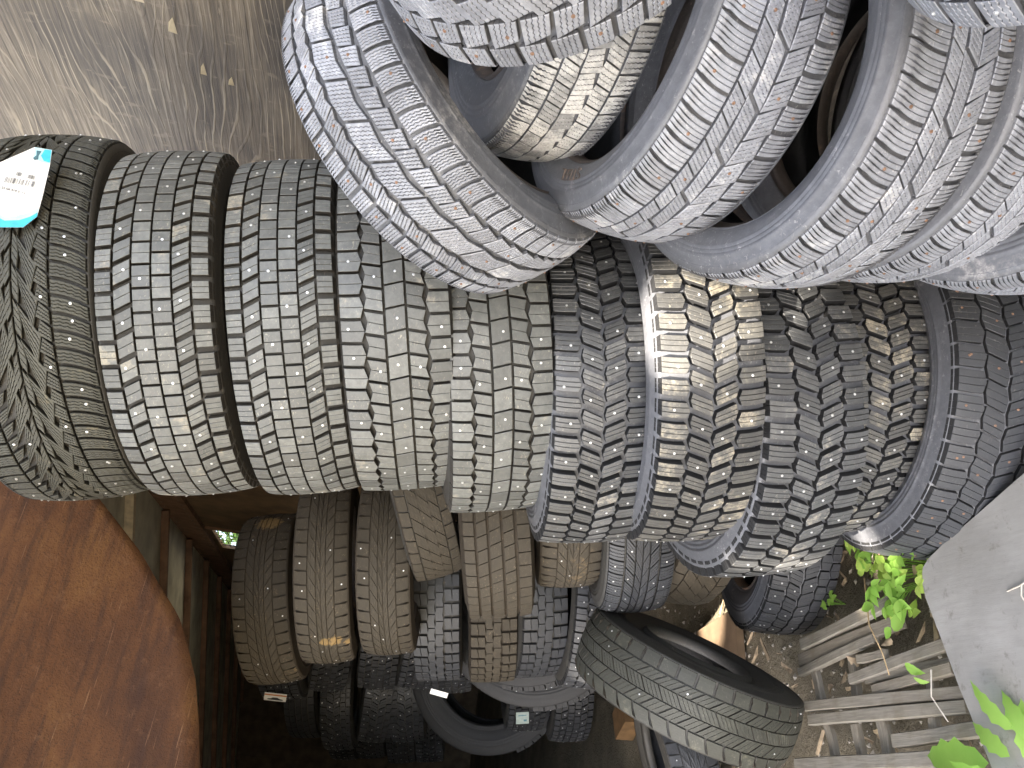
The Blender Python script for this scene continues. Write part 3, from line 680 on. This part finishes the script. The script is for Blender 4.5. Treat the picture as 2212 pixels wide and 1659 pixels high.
#==REST==
# ------------------------------------------------------------------ writing and paper on the tyres
def glyphs(text, size, extrude=.0012):
    cu = bpy.data.curves.new('lettering', 'FONT'); cu.body = text; cu.size = size; cu.extrude = extrude; cu.align_x = 'LEFT'
    o = bpy.data.objects.new('lettering', cu); COL.objects.link(o)
    me = bpy.data.meshes.new_from_object(o.evaluated_get(bpy.context.evaluated_depsgraph_get()))
    V = np.zeros(len(me.vertices) * 3, np.float32); me.vertices.foreach_get('co', V); F = [tuple(p.vertices) for p in me.polygons]
    COL.objects.unlink(o); bpy.data.objects.remove(o); bpy.data.meshes.remove(me); bpy.data.curves.remove(cu)
    return V.reshape(-1, 3), F
def wrap_text(tyre_t, text, r0, ang0, size, zf, m_):
    root, Rm, R, w, Rb = tyre_t
    V, F = glyphs(text, size)
    r = R * r0 - V[:, 1] * -1; th = ang0 - V[:, 0] / (R * r0)
    P = np.stack([r * np.cos(th), r * np.sin(th), zf * w + V[:, 2]], -1)
    obj('lettering', mesh('lettering', P, F, [m_]), root)
wrap_text(p4, 'STEEL', .735, math.radians(-62), .030, .511, RUB['bead'])
def flat_text(text, size, P0, ux, uy, n, name, m_, parent, off=.0012):
    V, F = glyphs(text, size, .0002)
    P = np.array(P0)[None] + V[:, :1] * np.array(ux) + V[:, 1:2] * np.array(uy) + (V[:, 2:] + off) * np.array(n)
    return obj(name, mesh(name, P, F, [m_]), parent)
CYAN = simple('cyan_print', (.03, .50, .74), .45, 0, .12, 60, 0); PALEC = simple('pale_cyan_print', (.45, .74, .82), .45, 0, .08, 60, 0)
TEALD = simple('dark_teal_print', (.06, .16, .20), .5, 0, .3, 90, 0); ORANGE = simple('orange_print', (.62, .22, .06), .5, 0, .1, 60, 0)
GREYG = simple('grey_green_paper', (.30, .36, .33), .6, 0, .12, 80, 0)
# the paper label on the top tyre
LP = np.array((0.8609, 1.4557, 2.4042)); LN = np.array((-0.0958, -0.9921, -0.081)); LX = np.array((0.0078, 0.0806, -0.9967)); LY = np.array((0.9954, -0.0961, 0.0))
lab = empty('paper_label', LP); tag(lab, 'white and blue paper label with barcodes stuck on the topmost tyre', 'label')
OUT = [(-.009, .1002), (.0226, .1042), (.0285, .0715), (.0362, -.0026), (.0394, -.0487), (.0229, -.0778), (-.0149, -.089), (-.0379, -.072), (-.0688, .0296), (-.0549, .0494)]
def sheet_pts(pts, off, curl=.5):
    return [tuple(LX * x + LY * y + LN * (off - curl * (x * x + .6 * (y - .0) ** 2))) for x, y in pts]
def sheet_piece(name, pts, off, m_, thick=.0006):
    V = sheet_pts(pts, off) + sheet_pts(pts, off - thick); n = len(pts)
    F = [tuple(range(n)), tuple(range(2 * n - 1, n - 1, -1))] + [(i, i + n, (i + 1) % n + n, (i + 1) % n) for i in range(n)]
    return obj(name, mesh(name, V, F, [m_]), lab)
sheet_piece('paper', OUT, 0, WHITE)
sheet_piece('blue_band', [(.0380, -.040), (.0394, -.0487), (.0229, -.0778), (-.0149, -.089), (-.0379, -.072), (-.036, -.066), (-.012, -.0735), (.012, -.0655), (.028, -.053)], .0008, CYAN)
sheet_piece('pale_band', [(.0375, -.030), (.0380, -.040), (.028, -.053), (.012, -.0655), (-.012, -.0735), (-.036, -.066), (-.035, -.060), (-.012, -.067), (.010, -.057), (.026, -.042)], .0008, PALEC)
sheet_piece('blue_corner', [(-.008, .0995), (.0222, .1034), (.0280, .0715), (.012, .070), (-.004, .076)], .0008, PALEC)
sheet_piece('blue_patch', [(.010, .1000), (.0215, .1022), (.0272, .0735), (.016, .074), (.008, .084)], .0011, CYAN)
sheet_piece('dark_mark', [(-.003, .093), (.006, .0945), (.004, .082), (.006, .074), (.000, .0705), (-.004, .074), (.000, .082)], .0014, TEALD)
a = Acc()
def bar(x0, y0, wd, ht):
    c = sheet_pts([(x0, y0), (x0 + wd, y0), (x0 + wd, y0 + ht), (x0, y0 + ht)], .0011); a.add(c, [(0, 1, 2, 3)])
x = -.036
for i in range(34):
    wd = rng.choice([.0004, .0007, .0010]); 
    if rng.random() < .72: bar(x, .006 + .0006 * i * .25, wd, .0125)
    x += wd + rng.choice([.0004, .0008, .0013])
for x0 in (-.022, .000):
    x = x0
    for i in range(9):
        wd = rng.choice([.0004, .0007]); bar(x, .027, wd, .0085); x += wd + rng.choice([.0004, .0009])
tag(a.build('barcode', [INK], lab), kind='stuff')
flat_text('(01) 21 06 419 5  11', .0068, LX * -.050 + LY * -.0085 - LN * .0006, LX, LY, LN, 'number_line', INK, lab)
flat_text('30', .012, LX * .003 + LY * -.062 - LN * .0015, LX, LY, LN, 'size_mark', PALEC, lab)
# little stickers deeper in
def sticker(name, label, P, n, w_, h_, m_, tiltx=0.):
    o = empty(name, P); n = Vector(n).normalized()
    ux = Vector((0, 0, -1)); ux = (ux - n * ux.dot(n)).normalized(); uy = n.cross(ux)
    ux, uy = ux * math.cos(tiltx) + uy * math.sin(tiltx), uy * math.cos(tiltx) - ux * math.sin(tiltx)
    def quad(nm, x0, x1, y0, y1, off, mm):
        V = [tuple(ux * x + uy * y + n * off) for x, y in ((x0, y0), (x1, y0), (x1, y1), (x0, y1))]; V += [tuple(Vector(v) - n * .0006) for v in V]
        return obj(nm, mesh(nm, V, [(0, 1, 2, 3), (7, 6, 5, 4), (0, 4, 5, 1), (1, 5, 6, 2), (2, 6, 7, 3), (3, 7, 4, 0)], [mm]), o)
    quad('paper', -w_ / 2, w_ / 2, -h_ / 2, h_ / 2, 0, m_); tag(o, label, 'sticker')
    return o, quad, ux, uy, n
o, q, ux, uy, n = sticker('car_sticker', 'white sticker with orange stripe and dark car picture on a back tyre', (-.035, 4.53, 1.85), (-.72, -.69, 0), .115, .055, WHITE)
q('orange_stripe', -.057, .057, .010, .018, .0012, ORANGE)
pts = [(-.042, -.016), (-.034, -.012), (-.022, -.010), (-.012, -.002), (.012, -.002), (.024, -.009), (.040, -.012), (.042, -.018), (.028, -.020), (-.030, -.020)]
obj('car_picture', mesh('car_picture', [tuple(ux * x + uy * y + n * .0014) for x, y in pts], [tuple(range(len(pts)))], [INK]), o)
sticker('paper_tag', 'small white paper tag sticking out under the dark zigzag tread tyre', (.058, 3.43, 1.145), (-.35, -.93, .1), .075, .022, WHITE, -.12)
o, q, ux, uy, n = sticker('small_sticker', 'small square grey green sticker on a shadowed truck tyre', (.0, 4.21, .575), (-.4, -.9, .05), .068, .062, GREYG, .2)
q('printed_line', -.022, .020, .012, .016, .0012, TEALD); q('printed_box', .006, .022, -.018, -.008, .0012, TEALD)

# ------------------------------------------------------------------ laths, board and litter on the ground
def plank(P, Q, wd, th, tilt=0.):
    P, Q = Vector(P), Vector(Q); L = (Q - P).length; x = (Q - P).normalized(); up = Vector((0, .085, 1)).normalized(); yv = up.cross(x).normalized(); z = x.cross(yv)
    n = 10; V = []; F = []
    for i in range(n + 1):
        t = i / n; ww = wd * (1 + .05 * math.sin(t * 9 + L * 40)) / 2; hh = .003 * math.sin(t * 5 + L * 70)
        for (sy, sz) in ((-1, -1), (1, -1), (1, -.2), (.86, 0), (-.86, 0), (-1, -.2)):
            V.append((t * L - L / 2, sy * ww, sz * th + hh))
    for i in range(n):
        for k in range(6): F.append((i * 6 + k, i * 6 + (k + 1) % 6, (i + 1) * 6 + (k + 1) % 6, (i + 1) * 6 + k))
    F += [tuple(range(5, -1, -1)), tuple(range(n * 6, n * 6 + 6))]
    o = obj('lath', mesh('lath', V, F, [LATH]))
    R = Matrix((x, yv, z)).transposed(); o.rotation_mode = 'QUATERNION'; o.rotation_quaternion = R.to_quaternion(); o.location = (P + Q) / 2
    return o
LATHS = [
 ((.308, 2.281, .176), (.387, 1.797, .217), .034, 'pale rounded lath nearest the stacked tyres'), ((.262, 2.32, .160), (.338, 1.79, .204), .040, 'wide brown stained lath beside the nearest pale lath'),
 ((.226, 2.319, .168), (.300, 1.90, .200), .026, 'thin brown lath running under the crossing stub'), ((.247, 1.966, .205), (.255, 1.845, .215), .024, 'short broken lath stub between two long laths'),
 ((.197, 2.024, .198), (.264, 1.608, .230), .030, 'grey lath below the loose leaf beside the board'), ((.196, 1.96, .190), (.227, 1.602, .216), .026, 'grey lath tucked under its neighbour at the board'),
 ((.166, 1.914, .207), (.210, 1.593, .232), .027, 'grey lath ending short of the dry leaf'), ((.124, 2.27, .182), (.158, 1.56, .236), .030, 'upper one of the close pair of long laths'),
 ((.086, 2.254, .183), (.127, 1.56, .238), .031, 'lower one of the close pair of long laths'), ((.045, 1.843, .213), (.082, 1.53, .238), .032, 'lone lath below the close pair beside the dark gap'),
 ((-.043, 2.344, .176), (.022, 1.58, .235), .036, 'long lath along the lower frame edge behind the toothed leaves'), ((-.10, 2.30, .176), (-.03, 1.56, .235), .034, 'outermost long lath just outside the leaves')]
CROSS = [((.256, 2.262, .148), (.136, 2.208, .152), .028, 'cross lath under the long laths nearest the green tyre'), ((.09, 2.197, .152), (-.03, 2.150, .155), .027, 'cross lath below the close pair beside the lone tyre'),
 ((.11, 1.925, .176), (-.02, 1.888, .178), .036, 'broad cross lath in the middle of the grid'), ((.20, 1.700, .196), (.05, 1.70, .196), .026, 'cross lath beside the board edge'), ((.34, 2.06, .158), (.13, 2.03, .160), .030, 'cross lath under the wide brown lath near the clover'), ((.08, 2.045, .160), (-.12, 2.01, .162), .028, 'cross lath between the lone tyre and the broad cross lath')]
for P, Q, w_, lb in LATHS: tag(plank(P, Q, w_, .020), lb, 'lath', 'grey wooden laths laid on the ground')
for P, Q, w_, lb in CROSS: tag(plank(Vector(P) + Vector((0, 0, .012)), Vector(Q) + Vector((0, 0, .012)), w_, .018), lb, 'lath', 'grey wooden laths laid on the ground')
# the grey board
def board():
    pts = [(.70, .90, .30), (.595, 1.196, .300), (.528, 1.381, .288), (.481, 1.514, .278), (.454, 1.577, .272), (.436, 1.600, .270), (.410, 1.610, .268), (.364, 1.602, .268), (.276, 1.567, .270), (.165, 1.525, .272), (.021, 1.462, .276), (-.25, 1.36, .285), (-.30, .60, .34), (.60, .40, .36)]
    n = len(pts); c = np.mean(pts, 0); root = empty('grey_board', (.2, 1.2, .27)); off = np.array((.2, 1.2, .27))
    P = np.array(pts); P[:, 2] = .405 - .085 * P[:, 1]
    ring = [P, c + (P - c) * .994 + (0, 0, .004), P - (0, 0, .018)]
    V = np.concatenate(ring) - off
    F = [tuple(range(n, 2 * n))] + [(i, (i + 1) % n, n + (i + 1) % n, n + i) for i in range(n)] + [((i + 1) % n, i, 2 * n + i, 2 * n + (i + 1) % n) for i in range(n)] + [tuple(range(3 * n - 1, 2 * n - 1, -1))]
    obj('panel', mesh('panel', V, F, [SLAB]), root)
    tag(root, 'big flat grey weathered board lying in front of the bottom front tyre', 'board')
board()
def stick(name, pts, r, m_, label=None, cat='twig', parent=None):
    V = []; F = []; q = 6; P = [Vector(p) for p in pts]
    for i, p in enumerate(P):
        t = (P[min(i + 1, len(P) - 1)] - P[max(i - 1, 0)]).normalized(); u = t.orthogonal().normalized(); v = t.cross(u)
        rr = r * (1 - .55 * i / len(P))
        for k in range(q): V.append(tuple(p + (u * math.cos(k * 2 * PI / q) + v * math.sin(k * 2 * PI / q)) * rr))
    for i in range(len(P) - 1):
        for k in range(q): F.append((i * q + k, i * q + (k + 1) % q, (i + 1) * q + (k + 1) % q, (i + 1) * q + k))
    o = obj(name, mesh(name, V, F, [m_], smooth=True), parent)
    if label: tag(o, label, cat)
    return o
bz = lambda y: .405 - .085 * y + .006
PALESTEM = simple('bleached_straw', (.55, .50, .42), .7, 0, .15, 50, 0)
stick('dry_straw', [(.44, .98, bz(.98)), (.42, 1.08, bz(1.08) + .004), (.385, 1.19, bz(1.19) + .006), (.35, 1.30, bz(1.3) + .004), (.345, 1.34, bz(1.34))], .0028, PALESTEM, 'thin bleached straw lying across the grey board')
stick('dry_straw', [(.352, 1.295, bz(1.295) + .004), (.33, 1.30, bz(1.3) + .004), (.30, 1.285, bz(1.285) + .002)], .0018, PALESTEM, 'short side straw at the end of the long bleached one')
stick('dry_straw', [(.20, 1.60, .28), (.14, 1.585, .30), (.09, 1.56, .285)], .002, PALESTEM, 'straw hanging over the board edge above the dark gap')
stick('dry_straw', [(.46, 1.9, .21), (.32, 1.83, .26), (.25, 1.80, .25), (.20, 1.82, .22)], .0022, STEM, 'long brown stalk crossing the laths beside the leaves')
# leaves -----------------------------------------------------------------
def leaf_mesh(L, W, teeth=0, fold=.25, name='leaf', m_=None, droop=.15):
    n = 9; V = []; F = []
    for i in range(n + 1):
        t = i / n; wv = W / 2 * (math.sin(PI * min(1, t * 1.02) ** .8)) ** .9 * (1 - .25 * t)
        if teeth and 0 < i < n: wv *= 1 + teeth * (1 if i % 2 else -1)
        x = L * t; z = -droop * L * t * t
        V += [(x, -wv, z + fold * wv), (x, 0, z), (x, wv, z + fold * wv)]
    for i in range(n):
        for k in range(2): F.append((i * 3 + k, (i + 1) * 3 + k, (i + 1) * 3 + k + 1, i * 3 + k + 1))
    return mesh(name, V, F, [m_ or LEAF], smooth=True)
LM = leaf_mesh(.075, .045, .06); LMB = leaf_mesh(.06, .05, .05, name='leaf', m_=LEAFB); LS = leaf_mesh(.022, .022, 0, name='leaflet', m_=LEAF); LT = leaf_mesh(.24, .085, .16, .2, 'leaf', LEAF, .3)
def put_leaf(me, P, yaw, pitch, roll, s, parent, nm='leaf'):
    o = bpy.data.objects.new(nm, me); link(o, parent); o.location = P; o.rotation_euler = (roll, pitch, yaw); o.scale = (s, s, s); return o
b0 = Vector((.50, 1.78, .13)); br = empty('bramble_plant', b0); tag(br, 'light green bramble with three part leaves growing between tyres and grey board', 'plant')
SH = [(.539, 1.868, .27, LM, 1.4), (.52, 1.80, .25, LM, .2), (.49, 1.75, .27, LMB, 2.2), (.52, 1.70, .28, LMB, -1.0), (.505, 1.62, .29, LM, 3.6), (.47, 1.66, .29, LM, 2.6), (.44, 1.70, .28, LM, -.4), (.45, 1.76, .26, LMB, -1.2),
      (.42, 1.73, .27, LM, 2.9), (.40, 1.69, .28, LM, -.9), (.37, 1.70, .27, LM, 3.0), (.46, 1.82, .24, LMB, .8), (.50, 1.84, .23, LM, 1.0), (.48, 1.70, .23, LMB, .4), (.53, 1.64, .26, LMB, 2.0), (.35, 1.72, .26, LM, -1.6), (.54, 1.74, .22, LMB, 1.1), (.43, 1.79, .22, LM, -2.2), (.56, 1.66, .24, LM, .6)]
SH += [(rng.uniform(.33, .57), rng.uniform(1.60, 1.86), rng.uniform(.20, .28), (LM, LMB)[i % 2], rng.uniform(-3, 3)) for i in range(34)] + [(.53, 1.86, .275, LMB, .3), (.535, 1.835, .28, LMB, 1.4)]
for (x, y, z, me, yw) in SH:
    tip = Vector((x, y, z)) - b0; base = Vector((tip.x * .25, tip.y * .25, -.05))
    stick('stem', [base, base.lerp(tip, .5) + Vector((0, 0, .03)), tip], .0016, LEAF, parent=br)
    for k, dyaw in enumerate((-1.2, 0, 1.2)):
        put_leaf(me, tip, yw + dyaw + rng.uniform(-.2, .2), rng.uniform(-.3, .3), rng.uniform(-.35, .35), (.70 if k == 1 else .50) * rng.uniform(.75, 1.15), br)
lw = empty('loose_leaf', (.296, 1.727, .268)); tag(lw, 'green bramble leaf pair drooping alone over the laths', 'leaf')
put_leaf(LM, (0, 0, 0), -.6, .1, .2, .9, lw); put_leaf(LM, (.01, .01, 0), 2.2, .1, -.2, .6, lw)
lw = empty('loose_leaf', (.215, 1.675, .272)); tag(lw, 'curled dark green leaf lying on the grey laths near the board', 'leaf')
put_leaf(LM, (0, .02, 0), -2.0, .1, .5, .75, lw); put_leaf(LM, (-.03, 0, -.005), -1.9, .2, .9, .55, lw)
cl = empty('clover_plant', (.43, 2.15, .115)); tag(cl, 'tiny clover like seedling at the foot of the dark ground tyre', 'plant')
for i in range(7):
    p = Vector((rng.uniform(-.05, .05), rng.uniform(-.05, .05), rng.uniform(.015, .05))); stick('stem', [(0, 0, -.02), p * .5, p], .0012, LEAF, parent=cl)
    for k in range(3): put_leaf(LS, p, k * 2.1 + i, -.1, 0, rng.uniform(.6, 1), cl, 'leaflet')
cl = empty('clover_plant', (.48, 2.42, .06)); tag(cl, 'second tiny seedling further back on the bare soil', 'plant')
for i in range(4):
    p = Vector((rng.uniform(-.03, .03), rng.uniform(-.03, .03), rng.uniform(.015, .04))); stick('stem', [(0, 0, -.02), p * .5, p], .0012, LEAF, parent=cl)
    for k in range(3): put_leaf(LS, p, k * 2.1 + i, -.1, 0, rng.uniform(.6, 1), cl, 'leaflet')
dn = empty('dandelion_plant', (-.06, 1.42, .26)); tag(dn, 'toothed green weed leaves poking in at the low corner beside the board', 'plant')
for (x, y, z, yw, s, pt) in ((.075, .02, .045, 1.56, 1.0, -.05), (.09, -.04, .05, .95, .45, -.2), (.14, -.06, .05, .9, .55, -.25), (.12, -.09, .04, .5, .45, -.25), (.08, -.07, .03, -.1, .5, -.3), (.05, .0, .03, 2.5, .5, -.1), (.02, -.05, .05, 1.2, .6, -.5)):
    put_leaf(LT, (x, y, z), yw, pt, rng.uniform(-.3, .3), s, dn)
stick('stem', [(0, 0, -.08), (0, 0, .06)], .006, LEAF, parent=dn)
# litter: dead leaves, chips, pebbles
DL = [leaf_mesh(.055, .035, .1, .8, 'dead_leaf', DRY, .5), leaf_mesh(.04, .03, .1, -.5, 'dead_leaf', DRY, -.4)]
LABS = ['crumpled dead leaf lying %s' % s for s in ('beside the clover seedling', 'between the close lath pair and the cross lath', 'in the square gap of the lath grid', 'against the short lath stub', 'under the drooping bramble leaf', 'at the board edge beside the bramble', 'on the soil near the bright gap', 'beside the long lath at the frame edge', 'next to the lone green tyre')]
for (x, y, z), lb in zip(((.37, 2.13, .145), (.22, 2.15, .12), (.06, 2.02, .12), (.235, 2.02, .16), (.29, 1.80, .22), (.47, 1.72, .20), (.45, 2.34, .09), (.03, 2.1, .11), (.19, 2.2, .12)), LABS):
    o = put_leaf(DL[int(rng.integers(2))], (x, y, z), rng.uniform(0, 6), rng.uniform(-.4, .4), rng.uniform(-.5, .5), rng.uniform(.7, 1.1), None, 'dead_leaf'); tag(o, lb, 'dead leaf', 'dead leaves on the ground')
def scatter(name, n, mk, box, m_):
    V = []; F = []; n0 = 0
    for i in range(n):
        x, y = rng.uniform(box[0], box[1]), rng.uniform(box[2], box[3]); v, f = mk(); c = np.array((x, y, gz(y) - .008)); V.append(v + c); F += [tuple(q + n0 for q in ff) for ff in f]; n0 += len(v)
    tag(obj(name, mesh(name, np.concatenate(V), F, [m_])), kind='stuff')
def pebble():
    s = rng.uniform(.004, .013); v = np.array([(-1, 0, 0), (1, 0, 0), (0, -1, 0), (0, 1, 0), (0, 0, -1), (0, 0, 1)], float) * s * rng.uniform(.6, 1.2, (6, 1)) * (1, 1, .7); v = rotz(v, rng.uniform(0, 6)); v[:, 2] += s * .4
    return v, [(0, 2, 5), (2, 1, 5), (1, 3, 5), (3, 0, 5), (2, 0, 4), (1, 2, 4), (3, 1, 4), (0, 3, 4)]
def chip():
    L, W = rng.uniform(.01, .05), rng.uniform(.002, .009); a = rng.uniform(0, 6); v = np.array([(-L, -W, 0), (L, -W * .4, rng.uniform(0, .015)), (L * .8, W, .006), (-L, W * .6, .004), (0, 0, -.006)], float); v = rotz(v, a); v[:, 2] += .012
    return v, [(0, 1, 2, 3), (1, 0, 4), (2, 1, 4), (3, 2, 4), (0, 3, 4)]
scatter('gravel', 900, pebble, (-.5, .9, 1.3, 4.2), simple('pale_stone', (.34, .31, .26), .85, 0, .3, 60, 0))
scatter('wood_chips', 200, chip, (-.4, .8, 1.35, 3.4), DRY)
# brown floor boards inside and the warm lit plank end
INB = simple('tawny_board', (.20, .115, .05), .75, 0, .3, 14, .3)
def floor_board(c, s, yaw, label, m_):
    V, F = box_vf((0, 0, 0), s); o = obj('floor_board', mesh('floor_board', V, F, [m_])); o.location = c; o.rotation_euler = (-.08, 0, yaw); tag(o, label, 'board'); return o
floor_board((.33, 3.15, .0), (.30, .42, .03), .15, 'brown board on the soil behind the lone green tyre', INPLY)
floor_board((.06, 4.35, -.06), (.15, .20, .10), .5, 'tawny split wooden block on the floor deep inside', INB)
tyre('M', 'worn_v', 'dark tyre lying low in shadow behind the lone green tyre', ('dark_top', 'black_side', 'wall_grey'), indiv=False)

# ------------------------------------------------------------------ trees outside: one added unseen for shade, one seen through the vent
def tree(name, label, base, top, rad, nleaf, leaf, holes=(), trunk_r=.14, seed=1):
    rg = np.random.default_rng(seed); root = empty(name, base); tag(root, label, 'tree')
    base, top = Vector(base), Vector(top)
    pts = [Vector((0, 0, -.3)), (top - base) * .3 + Vector((.1, .05, 0)), (top - base) * .65 + Vector((-.05, .1, 0)), (top - base) * 1.05]
    stick('trunk', pts, trunk_r, BARK, parent=root)
    for k in range(7):
        d = Vector((rg.uniform(-1, 1), rg.uniform(-1, 1), rg.uniform(-.1, .7))).normalized(); s = (top - base) * rg.uniform(.55, .95)
        stick('branch', [s, s + Vector((d.x * rad[0] * .4, d.y * rad[1] * .4, d.z * rad[2] * .4 + .15)), s + Vector((d.x * rad[0] * .85, d.y * rad[1] * .85, d.z * rad[2] * .8))], trunk_r * .35, BARK, parent=root)
    n = int(nleaf * 1.6); d = rg.standard_normal((n, 3)); d /= np.linalg.norm(d, axis=1)[:, None]
    lump = 1 + .16 * np.sin(d[:, 0] * 5 + 1) * np.sin(d[:, 1] * 6) + .12 * np.sin(d[:, 2] * 9 + d[:, 0] * 4)
    c = d * (rg.random((n, 1)) ** .45) * np.array(rad) * lump[:, None] + np.array(top)
    ok = np.ones(n, bool)
    for P, r in holes:
        v = c - np.array(P); s = np.array(SUN); q = v - (v @ s)[:, None] * s; ok &= np.linalg.norm(q, axis=1) > r + leaf * .55
    c = c[ok][:nleaf]; n = len(c)
    u = rg.standard_normal((n, 3)); u /= np.linalg.norm(u, axis=1)[:, None]; v = np.cross(u, rg.standard_normal((n, 3))); v /= np.linalg.norm(v, axis=1)[:, None]
    sz = leaf * rg.uniform(.7, 1.2, (n, 1)); w_ = np.cross(u, v)
    V = np.stack([c - u * sz * .5, c + v * sz * .32 + w_ * sz * .06, c + u * sz * .5, c - v * sz * .32 + w_ * sz * .06], 1).reshape(-1, 3) - np.array(base)
    i = np.arange(n)[:, None] * 4; F = np.concatenate([i + np.array([[0, 1, 2]]), i + np.array([[0, 2, 3]])])
    obj('crown', mesh('crown', V, F, [LEAFD]), root)
    return root
HOLES = [((.775, 1.254, 1.10), .018), ((.73, 1.258, 1.087), .018),  # gaps shaped in the added crown so sun patches land at these points
         ((.53, 1.86, .27), .07), ((.53, 3.24, -.03), .045)]
tree('added_shade_tree', 'broad leafy tree added out of view to shade the tyre heap', (-5.4, -2.6, .3), (-2.9, -.55, 6.4), (4.0, 4.0, 2.0), 26000, .24, HOLES, .16, 3)  # unseen tree, added to keep direct sun off the tyres
tree('roadside_tree', 'leafy tree beyond the container seen through the screened vent', (2.9, 12.5, -.5), (2.4, 11.6, 3.5), (1.5, 2.6, 2.2), 2600, .14, (), .10, 5)
